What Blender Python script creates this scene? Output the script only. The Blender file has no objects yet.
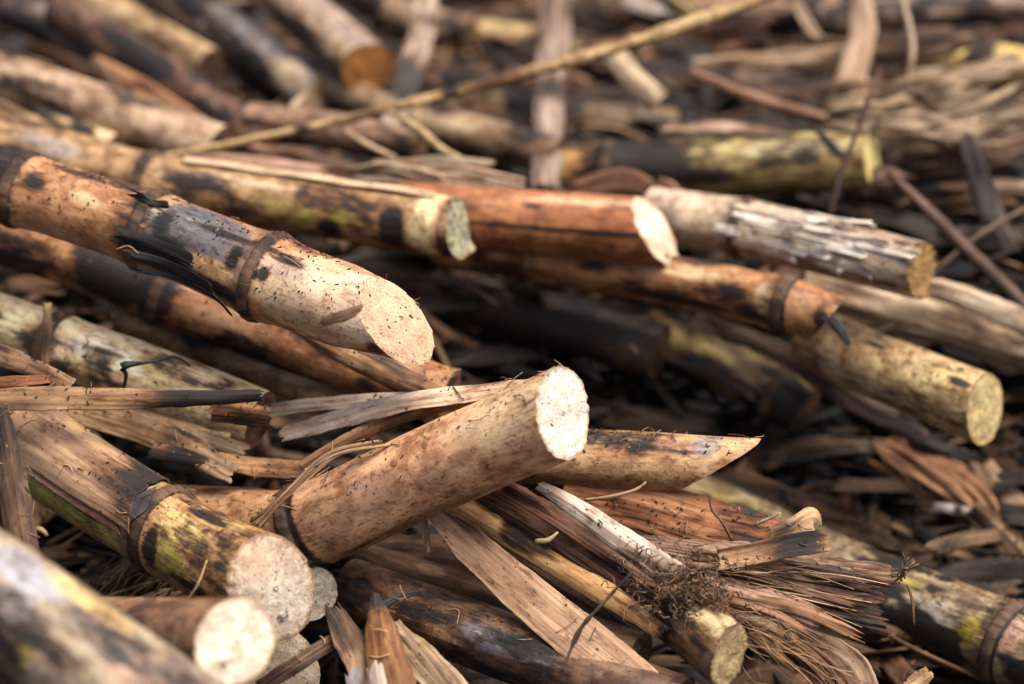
import bpy, math, random, zlib
import numpy as np
from mathutils import Vector
random.seed(7)
RNG = np.random.default_rng(11)
SC = bpy.context.scene
COL = SC.collection

# ------------------------------------------------------------------ camera
PITCH = math.radians(25.0)
CAM = np.array([0.0, 0.0, 0.40])
FPX = 85.0 / 36.0 * 1024.0
RIGHT = np.array([1.0, 0.0, 0.0])
FWD = np.array([0.0, math.cos(PITCH), -math.sin(PITCH)])
UP = np.array([0.0, math.sin(PITCH), math.cos(PITCH)])
FOCUS = 0.945

def dm(d):
    """The heap rises towards the back: its far part lies nearer than a level heap would."""
    return d if d < 1.1 else 1.1 + (d - 1.1) * .62

def P(px, py, d):
    """A point of the pile: seen in the direction (px, py) and d metres away along the view axis."""
    d = dm(d)
    return CAM + FWD * d + RIGHT * ((px - 512.0) / FPX * d) + UP * ((342.0 - py) / FPX * d)

def project(p):
    q = np.asarray(p) - CAM
    d = q @ FWD
    return np.stack([512 + (q @ RIGHT) / d * FPX, 342 - (q @ UP) / d * FPX, d], -1)

def camdir(v):
    """A direction given as right / up / towards the viewer, as a world vector."""
    w = RIGHT * v[0] + UP * v[1] - FWD * v[2]
    return w / np.linalg.norm(w)

cd = bpy.data.cameras.new("camera"); co = bpy.data.objects.new("camera", cd); COL.objects.link(co)
co.location = CAM; co.rotation_euler = (math.pi / 2 - PITCH, 0, 0)
cd.lens = 85; cd.sensor_width = 36; cd.clip_start = 0.02; cd.clip_end = 100
cd.dof.use_dof = True; cd.dof.focus_distance = FOCUS; cd.dof.aperture_fstop = 4.3; cd.dof.aperture_blades = 9
SC.camera = co

# ------------------------------------------------------------------ numpy helpers
def _hash(i, j, k):
    n = (i * 374761393 + j * 668265263 + k * 2147483647 * 3) & 0xFFFFFFFF
    n = ((n ^ (n >> 13)) * 1274126177) & 0xFFFFFFFF
    n = ((n ^ (n >> 16)) * 2246822519) & 0xFFFFFFFF
    return ((n ^ (n >> 15)) & 0xFFFFFF) / float(0xFFFFFF)

def vnoise(p):
    p = np.asarray(p, float)
    f = np.floor(p); i = f.astype(np.int64); t = p - f; t = t * t * (3 - 2 * t)
    r = 0
    for a in (0, 1):
        for b in (0, 1):
            for c in (0, 1):
                w = (t[..., 0] if a else 1 - t[..., 0]) * (t[..., 1] if b else 1 - t[..., 1]) * (t[..., 2] if c else 1 - t[..., 2])
                r = r + w * _hash(i[..., 0] + a, i[..., 1] + b, i[..., 2] + c)
    return r

def fbm(p, o=4):
    p = np.asarray(p, float); r = 0; a = 0.5; s = 0
    for k in range(o):
        r = r + a * vnoise(p * 2 ** k + 17.3 * k); s += a; a *= 0.5
    return r / s

def sstep(a, b, x):
    t = np.clip((x - a) / (b - a), 0, 1); return t * t * (3 - 2 * t)

def unit(v):
    return v / np.maximum(np.linalg.norm(v, axis=-1, keepdims=True), 1e-12)

def spline(pts, step):
    """Catmull-Rom through pts, resampled at even steps: points n x 3 and the arc length of each."""
    pts = np.asarray(pts, float)
    ext = np.vstack([2 * pts[0] - pts[1], pts, 2 * pts[-1] - pts[-2]])
    out = []
    for k in range(len(pts) - 1):
        p0, p1, p2, p3 = ext[k:k + 4]
        t = np.linspace(0, 1, 60, endpoint=False)[:, None]
        out.append(0.5 * (2 * p1 + (p2 - p0) * t + (2 * p0 - 5 * p1 + 4 * p2 - p3) * t ** 2 + (3 * p1 - p0 - 3 * p2 + p3) * t ** 3))
    out = np.vstack(out + [pts[-1:]])
    s = np.concatenate([[0], np.cumsum(np.linalg.norm(np.diff(out, axis=0), axis=1))])
    n = max(4, int(s[-1] / step) + 1)
    sn = np.linspace(0, s[-1], n)
    return np.stack([np.interp(sn, s, out[:, a]) for a in range(3)], 1), sn

def knots(pts):
    """Arc-length position (0..1) of the control points, near enough for widths and rolls."""
    pts = np.asarray(pts, float)
    d = np.concatenate([[0], np.cumsum(np.linalg.norm(np.diff(pts, axis=0), axis=1))])
    return d / d[-1]

def mesh_obj(name, V, F, mat, parent=None, attrs=None, smooth=True, origin=None):
    V = np.asarray(V, float)
    o_ = np.zeros(3) if origin is None else np.asarray(origin, float)
    me = bpy.data.meshes.new(name)
    me.from_pydata((V - o_).tolist(), [], [list(map(int, f)) for f in F])
    for k, (t, dat) in (attrs or {}).items():
        a = me.attributes.new(k, t, 'POINT')
        if t == 'FLOAT': a.data.foreach_set('value', np.asarray(dat, np.float32).ravel())
        elif t == 'FLOAT_VECTOR': a.data.foreach_set('vector', np.asarray(dat, np.float32).ravel())
        else:
            d = np.asarray(dat, np.float32)
            if d.shape[1] == 3: d = np.hstack([d, np.ones((len(d), 1), np.float32)])
            a.data.foreach_set('color', d.ravel())
    me.polygons.foreach_set('use_smooth', [smooth] * len(me.polygons))
    me.materials.append(mat); me.update()
    o = bpy.data.objects.new(name, me); COL.objects.link(o)
    if parent is not None: o.parent = parent
    elif origin is not None: o.location = o_
    return o

def tag(o, label=None, cat=None, group=None, kind=None):
    if label: o['label'] = label
    if cat: o['category'] = cat
    if group: o['group'] = group
    if kind: o['kind'] = kind
    return o

def grid_faces(n, m, wrap=False, off=0, flip=False):
    i = np.arange(n - 1)[:, None]; j = np.arange(m if wrap else m - 1)[None, :]
    j2 = (j + 1) % m
    f = np.stack([i * m + j, i * m + j2, (i + 1) * m + j2, (i + 1) * m + j], -1).reshape(-1, 4) + off
    return f[:, ::-1] if flip else f

# ------------------------------------------------------------------ palette (albedo)
TAN = (.42, .26, .135); LT = (.58, .42, .26); CREAM = (.70, .57, .37); ORA = (.36, .155, .055); BR = (.17, .088, .045)
DK = (.065, .037, .022); CH = (.014, .012, .012); GREY = (.27, .245, .23); YG = (.38, .33, .065); PG = (.54, .52, .30)
YEL = (.62, .46, .17); PITH = (.82, .74, .63); PINK = (.50, .31, .22); BLUE = (.15, .16, .19); WHITE = (.72, .66, .57); RED = (.33, .11, .05)  # the blue is sky sheen on dark rind, put in as colour

# ------------------------------------------------------------------ materials
class NT:
    def __init__(s, name):
        s.m = bpy.data.materials.new(name); s.m.use_nodes = True; s.t = s.m.node_tree; s.t.nodes.clear()
        s.out = s.t.nodes.new('ShaderNodeOutputMaterial'); s.b = s.t.nodes.new('ShaderNodeBsdfPrincipled')
        s.t.links.new(s.b.outputs[0], s.out.inputs[0])
        s.rest = s.attr('rest').outputs['Vector']
    def n(s, t, **k):
        x = s.t.nodes.new(t)
        for a, v in k.items(): setattr(x, a, v)
        return x
    def l(s, a, b): s.t.links.new(a, b)
    def attr(s, name): return s.n('ShaderNodeAttribute', attribute_name=name)
    def map(s, scale, rot=(0, 0, 0), vec=None):
        m = s.n('ShaderNodeMapping'); s.l(vec or s.rest, m.inputs['Vector'])
        m.inputs['Scale'].default_value = scale; m.inputs['Rotation'].default_value = rot
        return m.outputs[0]
    def noise(s, scale, detail=4, rough=.55, rot=(0, 0, 0), dist=0, vec=None):
        x = s.n('ShaderNodeTexNoise'); s.l(s.map(scale, rot, vec), x.inputs['Vector'])
        x.inputs['Scale'].default_value = 1; x.inputs['Detail'].default_value = detail; x.inputs['Roughness'].default_value = rough
        x.inputs['Distortion'].default_value = dist
        return x.outputs['Fac']
    def ramp(s, fac, a, b, lo=0., hi=1.):
        m = s.n('ShaderNodeMapRange', interpolation_type='SMOOTHSTEP'); s.l(fac, m.inputs['Value'])
        for i, v in (('From Min', a), ('From Max', b), ('To Min', lo), ('To Max', hi)): m.inputs[i].default_value = v
        return m.outputs[0]
    def math(s, op, a, b=0., c=None):
        m = s.n('ShaderNodeMath', operation=op)
        for i, v in enumerate((a, b) if c is None else (a, b, c)):
            if isinstance(v, (int, float)): m.inputs[i].default_value = v
            else: s.l(v, m.inputs[i])
        return m.outputs[0]
    def mix(s, f, a, b, mode='MIX'):
        m = s.n('ShaderNodeMix', data_type='RGBA', blend_type=mode)
        for i, v in ((0, f), (6, a), (7, b)):
            if isinstance(v, (int, float)): m.inputs[i].default_value = v
            elif isinstance(v, tuple): m.inputs[i].default_value = (*v, 1)
            else: s.l(v, m.inputs[i])
        return m.outputs[2]
    def grey(s, v):
        c = s.n('ShaderNodeCombineColor')
        for i in range(3): s.l(v, c.inputs[i])
        return c.outputs[0]
    def specks(s, scale, size, gate, rot=(0, 0, 0), warp=True):
        x = s.n('ShaderNodeTexVoronoi'); s.l(s.map(scale, rot), x.inputs['Vector']); x.inputs['Scale'].default_value = 1
        near = s.ramp(x.outputs['Distance'], size * .75, size, 1, 0)
        sep = s.n('ShaderNodeSeparateColor'); s.l(x.outputs['Color'], sep.inputs[0])
        return s.math('MULTIPLY', near, s.math('GREATER_THAN', sep.outputs[0], gate))
    def bump(s, h, strength, dist, prev=None):
        b = s.n('ShaderNodeBump'); b.inputs['Strength'].default_value = strength; b.inputs['Distance'].default_value = dist
        s.l(h, b.inputs['Height'])
        if prev is not None: s.l(prev, b.inputs['Normal'])
        return b.outputs[0]
    def done(s, col, rough, nrm):
        s.l(col, s.b.inputs['Base Color'])
        if isinstance(rough, float): s.b.inputs['Roughness'].default_value = rough
        else: s.l(rough, s.b.inputs['Roughness'])
        s.l(nrm, s.b.inputs['Normal'])
        return s.m

def make_rind():
    s = NT('cane_rind')
    t1 = s.attr('tint').outputs['Color']; t2 = s.attr('tint2').outputs['Color']; ch = s.attr('char').outputs['Fac']
    blot = s.noise((110, 110, 72), 6, .62, dist=.4)
    col = s.mix(s.ramp(blot, .38, .64), t1, t2)
    streak = s.noise((1100, 1100, 30), 4, .6)
    col = s.mix(1., col, s.grey(s.ramp(streak, .25, .75, .89, 1.09)), 'MULTIPLY')
    mot = s.noise((380, 380, 290), 8, .68, dist=.6)
    col = s.mix(s.ramp(mot, .50, .66, 0, .85), col, s.mix(1., col, (.36, .27, .22), 'MULTIPLY'))
    big = s.noise((90, 90, 62), 7, .65, dist=.5)
    col = s.mix(s.ramp(big, .47, .66, 0, .80), col, s.mix(1., col, (.45, .32, .24), 'MULTIPLY'))
    pale = s.noise((190, 190, 110), 7, .65)
    col = s.mix(s.ramp(pale, .60, .70, 0, .55), col, s.mix(.55, col, (.68, .56, .40)))
    # scorch and some painted shade, ragged by two noises
    cn = s.noise((260, 260, 90), 9, .7, dist=.5)
    cs = s.noise((1000, 1000, 40), 4, .6)
    cf = s.math('ADD', ch, s.math('ADD', s.math('MULTIPLY_ADD', cn, 1.3, -.65), s.math('MULTIPLY_ADD', cs, .5, -.25)))
    halo = s.ramp(cf, .16, .52, 0, .8)
    col = s.mix(halo, col, s.mix(1., col, (.40, .26, .18), 'MULTIPLY'))
    cf = s.ramp(cf, .36, .66)
    ccol = s.mix(s.ramp(cs, .45, .78), (.0085, .0075, .0075), (.034, .031, .033))
    col = s.mix(s.math('MULTIPLY', cf, .94), col, ccol)
    sp1 = s.specks((520, 520, 380), .22, .88)
    sp2 = s.specks((300, 900, 200), .20, .90, (.5, .3, .9))
    sp3 = s.specks((900, 900, 700), .30, .78)
    sp = s.math('MAXIMUM', s.math('MAXIMUM', sp1, sp2), s.math('MULTIPLY', sp3, .7))
    spn = s.ramp(s.noise((45, 45, 30), 3), .38, .60)
    sp = s.math('MULTIPLY', sp, spn)
    col = s.mix(s.math('MULTIPLY', sp, .88), col, (.02, .016, .014))
    rough = s.ramp(s.noise((300, 300, 120), 5), .3, .7, .40, .74)
    h = s.math('ADD', s.math('MULTIPLY', streak, .3), s.math('MULTIPLY', mot, .8))
    nrm = s.bump(h, .55, .0006)
    nrm = s.bump(s.math('MULTIPLY', sp, 1.), .5, .0004, nrm)
    s.l(s.ramp(cf, 0, 1, .42, .25), s.b.inputs['Specular IOR Level'])
    return s.done(col, rough, nrm)

def make_leaf():
    s = NT('dry_leaf_blade')
    t1 = s.attr('tint').outputs['Color']; t2 = s.attr('tint2').outputs['Color']; ch = s.attr('char').outputs['Fac']
    blot = s.noise((150, 150, 28), 6, .6, dist=.3)
    col = s.mix(s.ramp(blot, .36, .64), t1, t2)
    v1 = s.noise((2300, 2300, 9), 3, .6); v2 = s.noise((700, 700, 7), 4, .65)
    v = s.math('ADD', s.math('MULTIPLY', v1, .55), s.math('MULTIPLY', v2, .55))
    col = s.mix(1., col, s.grey(s.ramp(v, .34, .78, .66, 1.20)), 'MULTIPLY')
    dirt = s.noise((380, 380, 130), 8, .7)
    col = s.mix(s.ramp(dirt, .50, .68, 0, .80), col, s.mix(1., col, (.34, .26, .21), 'MULTIPLY'))
    big = s.noise((110, 110, 32), 6, .65, dist=.4)
    col = s.mix(s.ramp(big, .48, .68, 0, .75), col, s.mix(1., col, (.42, .31, .24), 'MULTIPLY'))
    cn = s.noise((240, 240, 40), 8, .7)
    cr = s.math('ADD', ch, s.math('ADD', s.math('MULTIPLY_ADD', cn, 1.2, -.6), s.math('MULTIPLY_ADD', v2, .7, -.35)))
    col = s.mix(s.ramp(cr, .14, .50, 0, .85), col, s.mix(1., col, (.38, .26, .19), 'MULTIPLY'))
    cf = s.ramp(cr, .38, .66)
    col = s.mix(s.math('MULTIPLY', cf, .93), col, s.mix(s.ramp(v1, .45, .78), (.0085, .0075, .0075), (.032, .029, .03)))
    sp = s.math('MAXIMUM', s.specks((560, 560, 380), .22, .88), s.specks((330, 900, 220), .2, .90, (.2, .4, .7)))
    col = s.mix(s.math('MULTIPLY', sp, .85), col, (.02, .016, .014))
    nrm = s.bump(v, .5, .0005)
    nrm = s.bump(dirt, .35, .0006, nrm)
    rough = s.ramp(blot, .3, .7, .58, .85)
    s.b.inputs['Specular IOR Level'].default_value = .28
    return s.done(col, rough, nrm)

def make_pith():
    s = NT('cut_pith')
    t1 = s.attr('tint').outputs['Color']; t2 = s.attr('tint2').outputs['Color']; e = s.attr('edge').outputs['Fac']; ch = s.attr('char').outputs['Fac']
    blot = s.noise((170, 170, 170), 7, .65, dist=.5)
    col = s.mix(s.ramp(blot, .40, .62), t1, t2)
    g = s.noise((1500, 1500, 1500), 4, .7)
    col = s.mix(1., col, s.grey(s.ramp(g, .3, .7, .80, 1.12)), 'MULTIPLY')
    vb = s.n('ShaderNodeTexVoronoi'); s.l(s.map((780, 780, 780)), vb.inputs['Vector']); vb.inputs['Scale'].default_value = 1
    pores = s.ramp(vb.outputs['Distance'], .12, .36, .6, 0)
    col = s.mix(pores, col, s.mix(1., col, (.55, .42, .30), 'MULTIPLY'))
    st = s.noise((120, 120, 120), 6, .7, dist=.6)
    col = s.mix(s.ramp(st, .50, .72, 0, .75), col, s.mix(1., col, (.62, .48, .34), 'MULTIPLY'))
    cn = s.noise((330, 330, 330), 8, .72)
    cf = s.ramp(s.math('ADD', ch, s.math('MULTIPLY_ADD', cn, 1.5, -.75)), .44, .62)
    col = s.mix(s.math('MULTIPLY', cf, .9), col, (.03, .024, .02))
    sp = s.math('MAXIMUM', s.specks((420, 420, 420), .22, .86), s.specks((820, 820, 820), .26, .88))
    col = s.mix(s.math('MULTIPLY', sp, .85), col, (.03, .022, .018))
    en = s.math('ADD', e, s.math('MULTIPLY_ADD', s.noise((700, 700, 700), 3), .10, -.05))
    col = s.mix(s.ramp(en, .90, .975, 0, .75), col, s.mix(1., t2, (.62, .46, .30), 'MULTIPLY'))
    h = s.math('ADD', g, s.math('MULTIPLY', vb.outputs['Distance'], .5))
    nrm = s.bump(h, .8, .0007)
    s.b.inputs['Specular IOR Level'].default_value = .25
    return s.done(col, .85, nrm)

def make_soil():
    s = NT('charred_soil')
    co_ = s.n('ShaderNodeTexCoord').outputs['Object']
    a = s.noise((40, 40, 40), 8, .7, vec=co_); b = s.noise((400, 400, 400), 5, .7, vec=co_)
    col = s.mix(s.ramp(a, .35, .7), (.010, .008, .007), (.045, .028, .018))
    col = s.mix(s.ramp(b, .6, .75), col, (.09, .06, .04))
    nrm = s.bump(s.math('ADD', a, b), 1., .006)
    return s.done(col, .9, nrm)

RIND = make_rind(); LEAF = make_leaf(); PITHM = make_pith(); SOIL = make_soil()

# ------------------------------------------------------------------ canes
def colarr(n, c):
    c = np.clip(np.asarray(c, float), .001, 1) ** 1.17 * 1.14; l = c.mean(); c = l + (c - l) * .95
    return np.tile(np.clip(c, .003, .9), (n, 1))

class Cane:
    """A cut length of cane: axis through pts [(px, py, d)], radius w [px half widths at the pts]."""
    def __init__(s, name, label, pts, w, tint=TAN, tint2=BR, patches=(), nodes=(), end=None, start=None, cat='cane', group=None,
                 pith=(PITH, LT), step=.0012, seg=72, bow=0., endbulge=0., mat=None, endrag=.0006, node_char=.6, rough=.012, pithchar=0., swell=.095,
                 part='stalk', node_col=None, face_patches=(), soot=.26, facerough=.0022, rim=1., node_w=.0042, capcol=DK, base=.2, whisk=0):
        W3 = np.array([P(*p) for p in pts])
        C, S = spline(W3, step)
        T = unit(np.gradient(C, axis=0))
        view = unit(CAM - C.mean(0))
        E1 = unit(view - T * (T @ view)[:, None]); E2 = np.cross(T, E1)
        kt = knots(W3) * S[-1]
        R = np.interp(S, kt, [wp * dm(p[2]) / FPX for wp, p in zip(w, pts)])
        s.C, s.S, s.T, s.E1, s.E2, s.R, s.L = C, S, T, E1, E2, R, S[-1]
        s.off = np.random.default_rng(zlib.crc32(label.encode())).uniform(0, 5, 3)
        s.seg = seg
        s.px = project(C)
        s.nodes = []
        for nd in nodes:   # (px, py) or (px,py,width mm)
            k = np.argmin((s.px[:, 0] - nd[0]) ** 2 + (s.px[:, 1] - nd[1]) ** 2)
            s.nodes.append(S[k])
        s.Rn = R * (1 + rough * 2 * (fbm(np.stack([S * 60 + s.off[0] * 9, S * 0, S * 0], 1), 2) - .5))
        for q in s.nodes:
            dq = (S - q)
            s.Rn = s.Rn * (1 + swell * np.exp(-(dq / .0075) ** 2) - .035 * np.exp(-((dq - .0035) / .0013) ** 2) + .03 * np.exp(-((dq) / .0016) ** 2))
        A = np.linspace(0, 2 * math.pi, seg, endpoint=False)
        n = len(S)
        delta0 = np.zeros(seg); delta1 = np.zeros(seg)
        def cutdelta(k, nrm):
            nn = camdir(nrm); t = T[k]
            e = np.cos(A)[:, None] * E1[k] + np.sin(A)[:, None] * E2[k]
            return -s.Rn[k] * (e @ nn) / (t @ nn)
        if end is not None: delta1 = cutdelta(-1, end)
        if start is not None: delta0 = cutdelta(0, start)
        jag = lambda sd: endrag * 2 * (fbm(np.stack([np.cos(A) * 8 + sd, np.sin(A) * 8, A * 0], 1), 4) - .5)
        if end is not None: delta1 = delta1 + jag(s.off[1] * 7)
        if start is not None: delta0 = delta0 + jag(s.off[2] * 7)
        u = S[:, None] * np.ones((1, seg))
        m1 = max(np.abs(delta1).max() * 1.3 + .002, .004); m0 = max(np.abs(delta0).max() * 1.3 + .002, .004)
        b1 = np.clip((u - (s.L - m1)) / m1, 0, 1); b0 = np.clip((m0 - u) / m0, 0, 1)
        u = u + b1 * delta1[None] + b0 * delta0[None]
        s.U = u
        AA = np.tile(A, (n, 1))
        V = s.surf(u, AA)
        # slightly out of round
        s.V = V
        flat = V.reshape(-1, 3)
        ra = s.R.mean()
        rest = np.stack([np.cos(AA) * ra, np.sin(AA) * ra, u], -1).reshape(-1, 3) + s.off
        N = len(flat)
        t1 = colarr(N, tint); t2 = colarr(N, tint2)
        ch = soot * sstep(.46, .66, fbm(rest * np.array([85, 85, 34]), 4)) * 1.6 + base
        us, aa = u.ravel(), AA.ravel()
        for p in patches:
            t1, t2, ch = s.patch(p, us, aa, rest, t1, t2, ch)
        for q in s.nodes:
            ch = np.maximum(ch, node_char * 1.25 * np.exp(-((us - q - .0025) / (node_w * .55)) ** 2))
            w_ = np.exp(-((us - q + .0025) / .004) ** 2)[:, None] * .75
            t1 = t1 * (1 - w_) + w_ * np.array(BR); t2 = t2 * (1 - w_) + w_ * np.array(DK)
            if node_col is not None:
                w_ = np.exp(-((us - q) / .005) ** 2)[:, None]; t1 = t1 * (1 - w_) + w_ * np.array(node_col)
        F = grid_faces(n, seg, True)
        root = bpy.data.objects.new(name, None); COL.objects.link(root); root.empty_display_size = .01
        root.location = C.mean(0); s.root = root; s.origin = C.mean(0)
        tag(root, label, cat, group)
        caps = [(end, -1, 1)] + [(start, 0, -1)]
        pass
        mesh_obj(part, flat, F, mat or RIND, root, {'tint': ('FLOAT_COLOR', t1), 'tint2': ('FLOAT_COLOR', t2), 'char': ('FLOAT', ch), 'rest': ('FLOAT_VECTOR', rest)}, origin=s.origin)
        for nrm, k, sg in caps:
            given = nrm is not None
            if given and whisk:
                wb = Bag(); rv = V[k]; cc_ = rv.mean(0); n_ = camdir(nrm)
                for z in range(whisk):
                    j = RNG.integers(seg); p0 = rv[j] + (cc_ - rv[j]) * RNG.uniform(-.01, .12); o_ = unit(rv[j] - cc_)
                    dr = unit(n_ * RNG.uniform(.2, 1) + o_ * RNG.uniform(-.2, .8) + RNG.normal(0, .35, 3)); ln = RNG.uniform(.0008, .0034)
                    Vw, Fw, rw, _ = tube_geo([p0 - dr * .0006, p0 + dr * ln * .5 + RNG.normal(0, .00015, 3), p0 + dr * ln + RNG.normal(0, .0005, 3)], (.00013, .0001, .00004), seg=4, step=.0008)
                    wb.add(Vw, Fw, rw, np.array(pith[0]) * RNG.uniform(.5, 1.), np.array(pith[1]) * RNG.uniform(.4, 1.))
                wb.build('cut_fibres', parent=root)
            rimv = V[k]; c = rimv.mean(0); nn = camdir(nrm) if given else T[k] * sg
            M = 26; rho = np.linspace(0, 1, M + 1)[1:]
            D = c + rho[:, None, None] * (rimv - c)[None]
            nz = (fbm(D * 420 + 3, 2) - .5) * .0009
            nz2 = (fbm(D * 130 + s.off, 2) - .5) * facerough
            vn = (rimv - c) @ nn
            D = D + nn * (vn[None, :] * (rho ** 7 - rho)[:, None])[..., None]
            D = D + nn * ((nz + nz2) * np.clip((1.02 - rho) * 6, .12, 1)[:, None] + endbulge * (1 - rho ** 2)[:, None])[..., None]
            Vc = np.vstack([[c + nn * endbulge], D.reshape(-1, 3)])
            Fc = [[0, 1 + j, 1 + (j + 1) % seg] for j in range(seg)]
            Fc += grid_faces(M, seg, True, 1).tolist()
            if sg < 0: Fc = [f[::-1] for f in Fc]
            ed = np.concatenate([[0], np.repeat(rho, seg)]) * (rim if given else 0)
            nv = len(Vc)
            p1 = colarr(nv, pith[0] if given else BR); p2 = colarr(nv, pith[1] if given else DK); cc = np.full(nv, float(pithchar))
            pp = project(Vc)
            for fp in face_patches:    # stains on the cut: (colour | 'char', px, py, radius px, strength)
                w_ = np.exp(-((pp[:, 0] - fp[1]) ** 2 + (pp[:, 1] - fp[2]) ** 2) / fp[3] ** 2) * fp[4]
                if fp[0] == 'char': cc = np.maximum(cc, w_)
                else:
                    p1 = p1 * (1 - w_[:, None]) + w_[:, None] * np.array(fp[0]); p2 = p2 * (1 - w_[:, None]) + w_[:, None] * np.array(fp[0])
            mesh_obj('cut_face', Vc, Fc, PITHM, root, {'tint': ('FLOAT_COLOR', p1), 'tint2': ('FLOAT_COLOR', p2), 'char': ('FLOAT', cc), 'edge': ('FLOAT', ed),
                     'rest': ('FLOAT_VECTOR', Vc + s.off)}, origin=s.origin)
        for q in s.nodes:
            s.band('node_ring', q - .0030, q + .0036, -math.pi, math.pi, off=-.0006, tint=(.15, .085, .05), tint2=(.045, .03, .022), char=.22,
                   lift=lambda u, q_, o_=s.off[0]: (.0009 + .0006 * fbm(np.stack([np.cos(q_ * math.pi) * 3 + o_, np.sin(q_ * math.pi) * 3, u * 2], -1), 3)) * (1 - (2 * u - 1) ** 2) * (.75 + .25 * np.sin(u * 9)), n=12, m=seg + 1, th=.0002)
    def at(s, u):
        u = np.asarray(u, float); uc = np.clip(u, 0, s.L)
        f = lambda a: np.stack([np.interp(uc, s.S, a[:, k]) for k in range(3)], -1)
        T = f(s.T)
        return f(s.C) + T * (u - uc)[..., None], f(s.E1), f(s.E2), np.interp(uc, s.S, s.Rn)
    def surf(s, u, a, off=0.):
        C, E1, E2, R = s.at(u)
        oor = 1 + .025 * np.cos(2 * a + s.off[0] * 6) + .012 * np.cos(3 * a + s.off[1] * 6)
        return C + ((R * oor + off)[..., None]) * (np.cos(a)[..., None] * E1 + np.sin(a)[..., None] * E2)
    def loc(s, px, py):
        """Position along the cane and angle round it of the surface point seen at (px, py)."""
        d2 = (s.px[:, 0] - px) ** 2 + (s.px[:, 1] - py) ** 2
        k = int(np.argmin(d2)); k0, k1 = max(0, k - 3), min(len(s.S) - 1, k + 3)
        t = s.px[k1, :2] - s.px[k0, :2]; t = t / (np.linalg.norm(t) + 1e-9)
        q = s.C[k] + s.E2[k] * s.R[k]; e = project(q[None])[0, :2] - s.px[k, :2]
        d = np.array([px, py]) - s.px[k, :2]
        rp = np.linalg.norm(e)
        return s.S[k] + (d @ t) * s.px[k, 2] / FPX * 0, math.asin(max(-1, min(1, (d @ e) / rp / rp)))
    def patch(s, p, us, aa, rest, t1, t2, ch):
        kind, px, py, ln, wd = p[:5]; st = p[5] if len(p) > 5 else 1.
        s0, a0 = s.loc(px, py)
        k = int(np.argmin(np.abs(s.S - s0))); m = s.px[k, 2] / FPX
        # foreshortening of the axis here
        kk = min(len(s.S) - 1, k + 4); k_ = max(0, k - 4)
        pl = np.linalg.norm(s.px[kk, :2] - s.px[k_, :2]) * m / max(s.S[kk] - s.S[k_], 1e-6)
        da = (aa - a0 + math.pi) % (2 * math.pi) - math.pi
        g = np.exp(-((us - s0) / (ln * m / max(pl, .25))) ** 2 - (da * s.R[k] / (wd * m)) ** 2)
        if isinstance(kind, str):
            g = np.clip(g * 1.25 + .5 * (fbm(rest * np.array([120, 120, 45]) + 9, 3) - .5) * (g > .12), 0, 1.3)
            if kind == 'char': ch = np.maximum(ch, g * st)
            elif kind == 'clear': ch = ch * (1 - np.clip(g * st, 0, 1))
        else:
            nz = fbm(rest * np.array([170, 170, 80]), 4) - .5
            w = (sstep(.30, .62, g + nz * .55) * st)[:, None]
            c = np.array(kind)
            t1 = t1 * (1 - w) + w * c; t2 = t2 * (1 - w * .8) + w * .8 * c * .88
        return t1, t2, ch
    def band(s, name, u0, u1, a0, a1, off=.0006, tint=TAN, tint2=BR, char=0., end=lambda q: q * 0, st=lambda q: q * 0, lift=lambda u, q: 0 * u, n=70, m=40, th=.0004, label=None):
        """A sheet of leaf sheath or skin lying round part of the cane, from u0 to u1 along it and a0 to a1 round it."""
        q = np.linspace(-1, 1, m); a = a0 + (q + 1) / 2 * (a1 - a0)
        t = np.linspace(0, 1, n)[:, None]
        u = (u0 + st(q))[None] + t * ((u1 + end(q)) - (u0 + st(q)))[None]
        A = np.tile(a, (n, 1)); Q = np.tile(q, (n, 1))
        wr = (fbm(np.stack([A * 14, u * 12, u * 0 + s.off[0]], -1), 3) - .5) * .0007
        of = off + wr + lift(t * np.ones_like(A), Q)
        # tuck the long edges down to the rind
        top = s.surf(u, A, of + th); bot = s.surf(u, A, of)
        V, F = shell(top, bot)
        N = 2 * n * m
        rest = np.stack([A * s.R.mean(), 0 * A, u], -1).reshape(-1, 3) + s.off
        rest = np.vstack([rest, rest])
        c = np.full(n * m, 0.) + (char(t * np.ones_like(A), Q).ravel() if callable(char) else char)
        o = mesh_obj(name, V, F, LEAF, s.root, {'tint': ('FLOAT_COLOR', colarr(N, tint)), 'tint2': ('FLOAT_COLOR', colarr(N, tint2)),
                     'char': ('FLOAT', np.concatenate([c, c])), 'rest': ('FLOAT_VECTOR', rest)}, origin=s.origin)
        if label: o['label'] = label
        return o

def shell(top, bot):
    n, m = top.shape[:2]; N = n * m
    V = np.vstack([top.reshape(-1, 3), bot.reshape(-1, 3)])
    F = grid_faces(n, m).tolist() + grid_faces(n, m, off=N, flip=True).tolist()
    i = np.arange(n - 1); j = np.arange(m - 1)
    for a, b, fl in ((i * m, (i + 1) * m, 0), (i * m + m - 1, (i + 1) * m + m - 1, 1), (j, j + 1, 1), ((n - 1) * m + j, (n - 1) * m + j + 1, 0)):
        f = np.stack([a, b, b + N, a + N], 1)
        F += (f if not fl else f[:, ::-1]).tolist()
    return V, F

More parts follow.
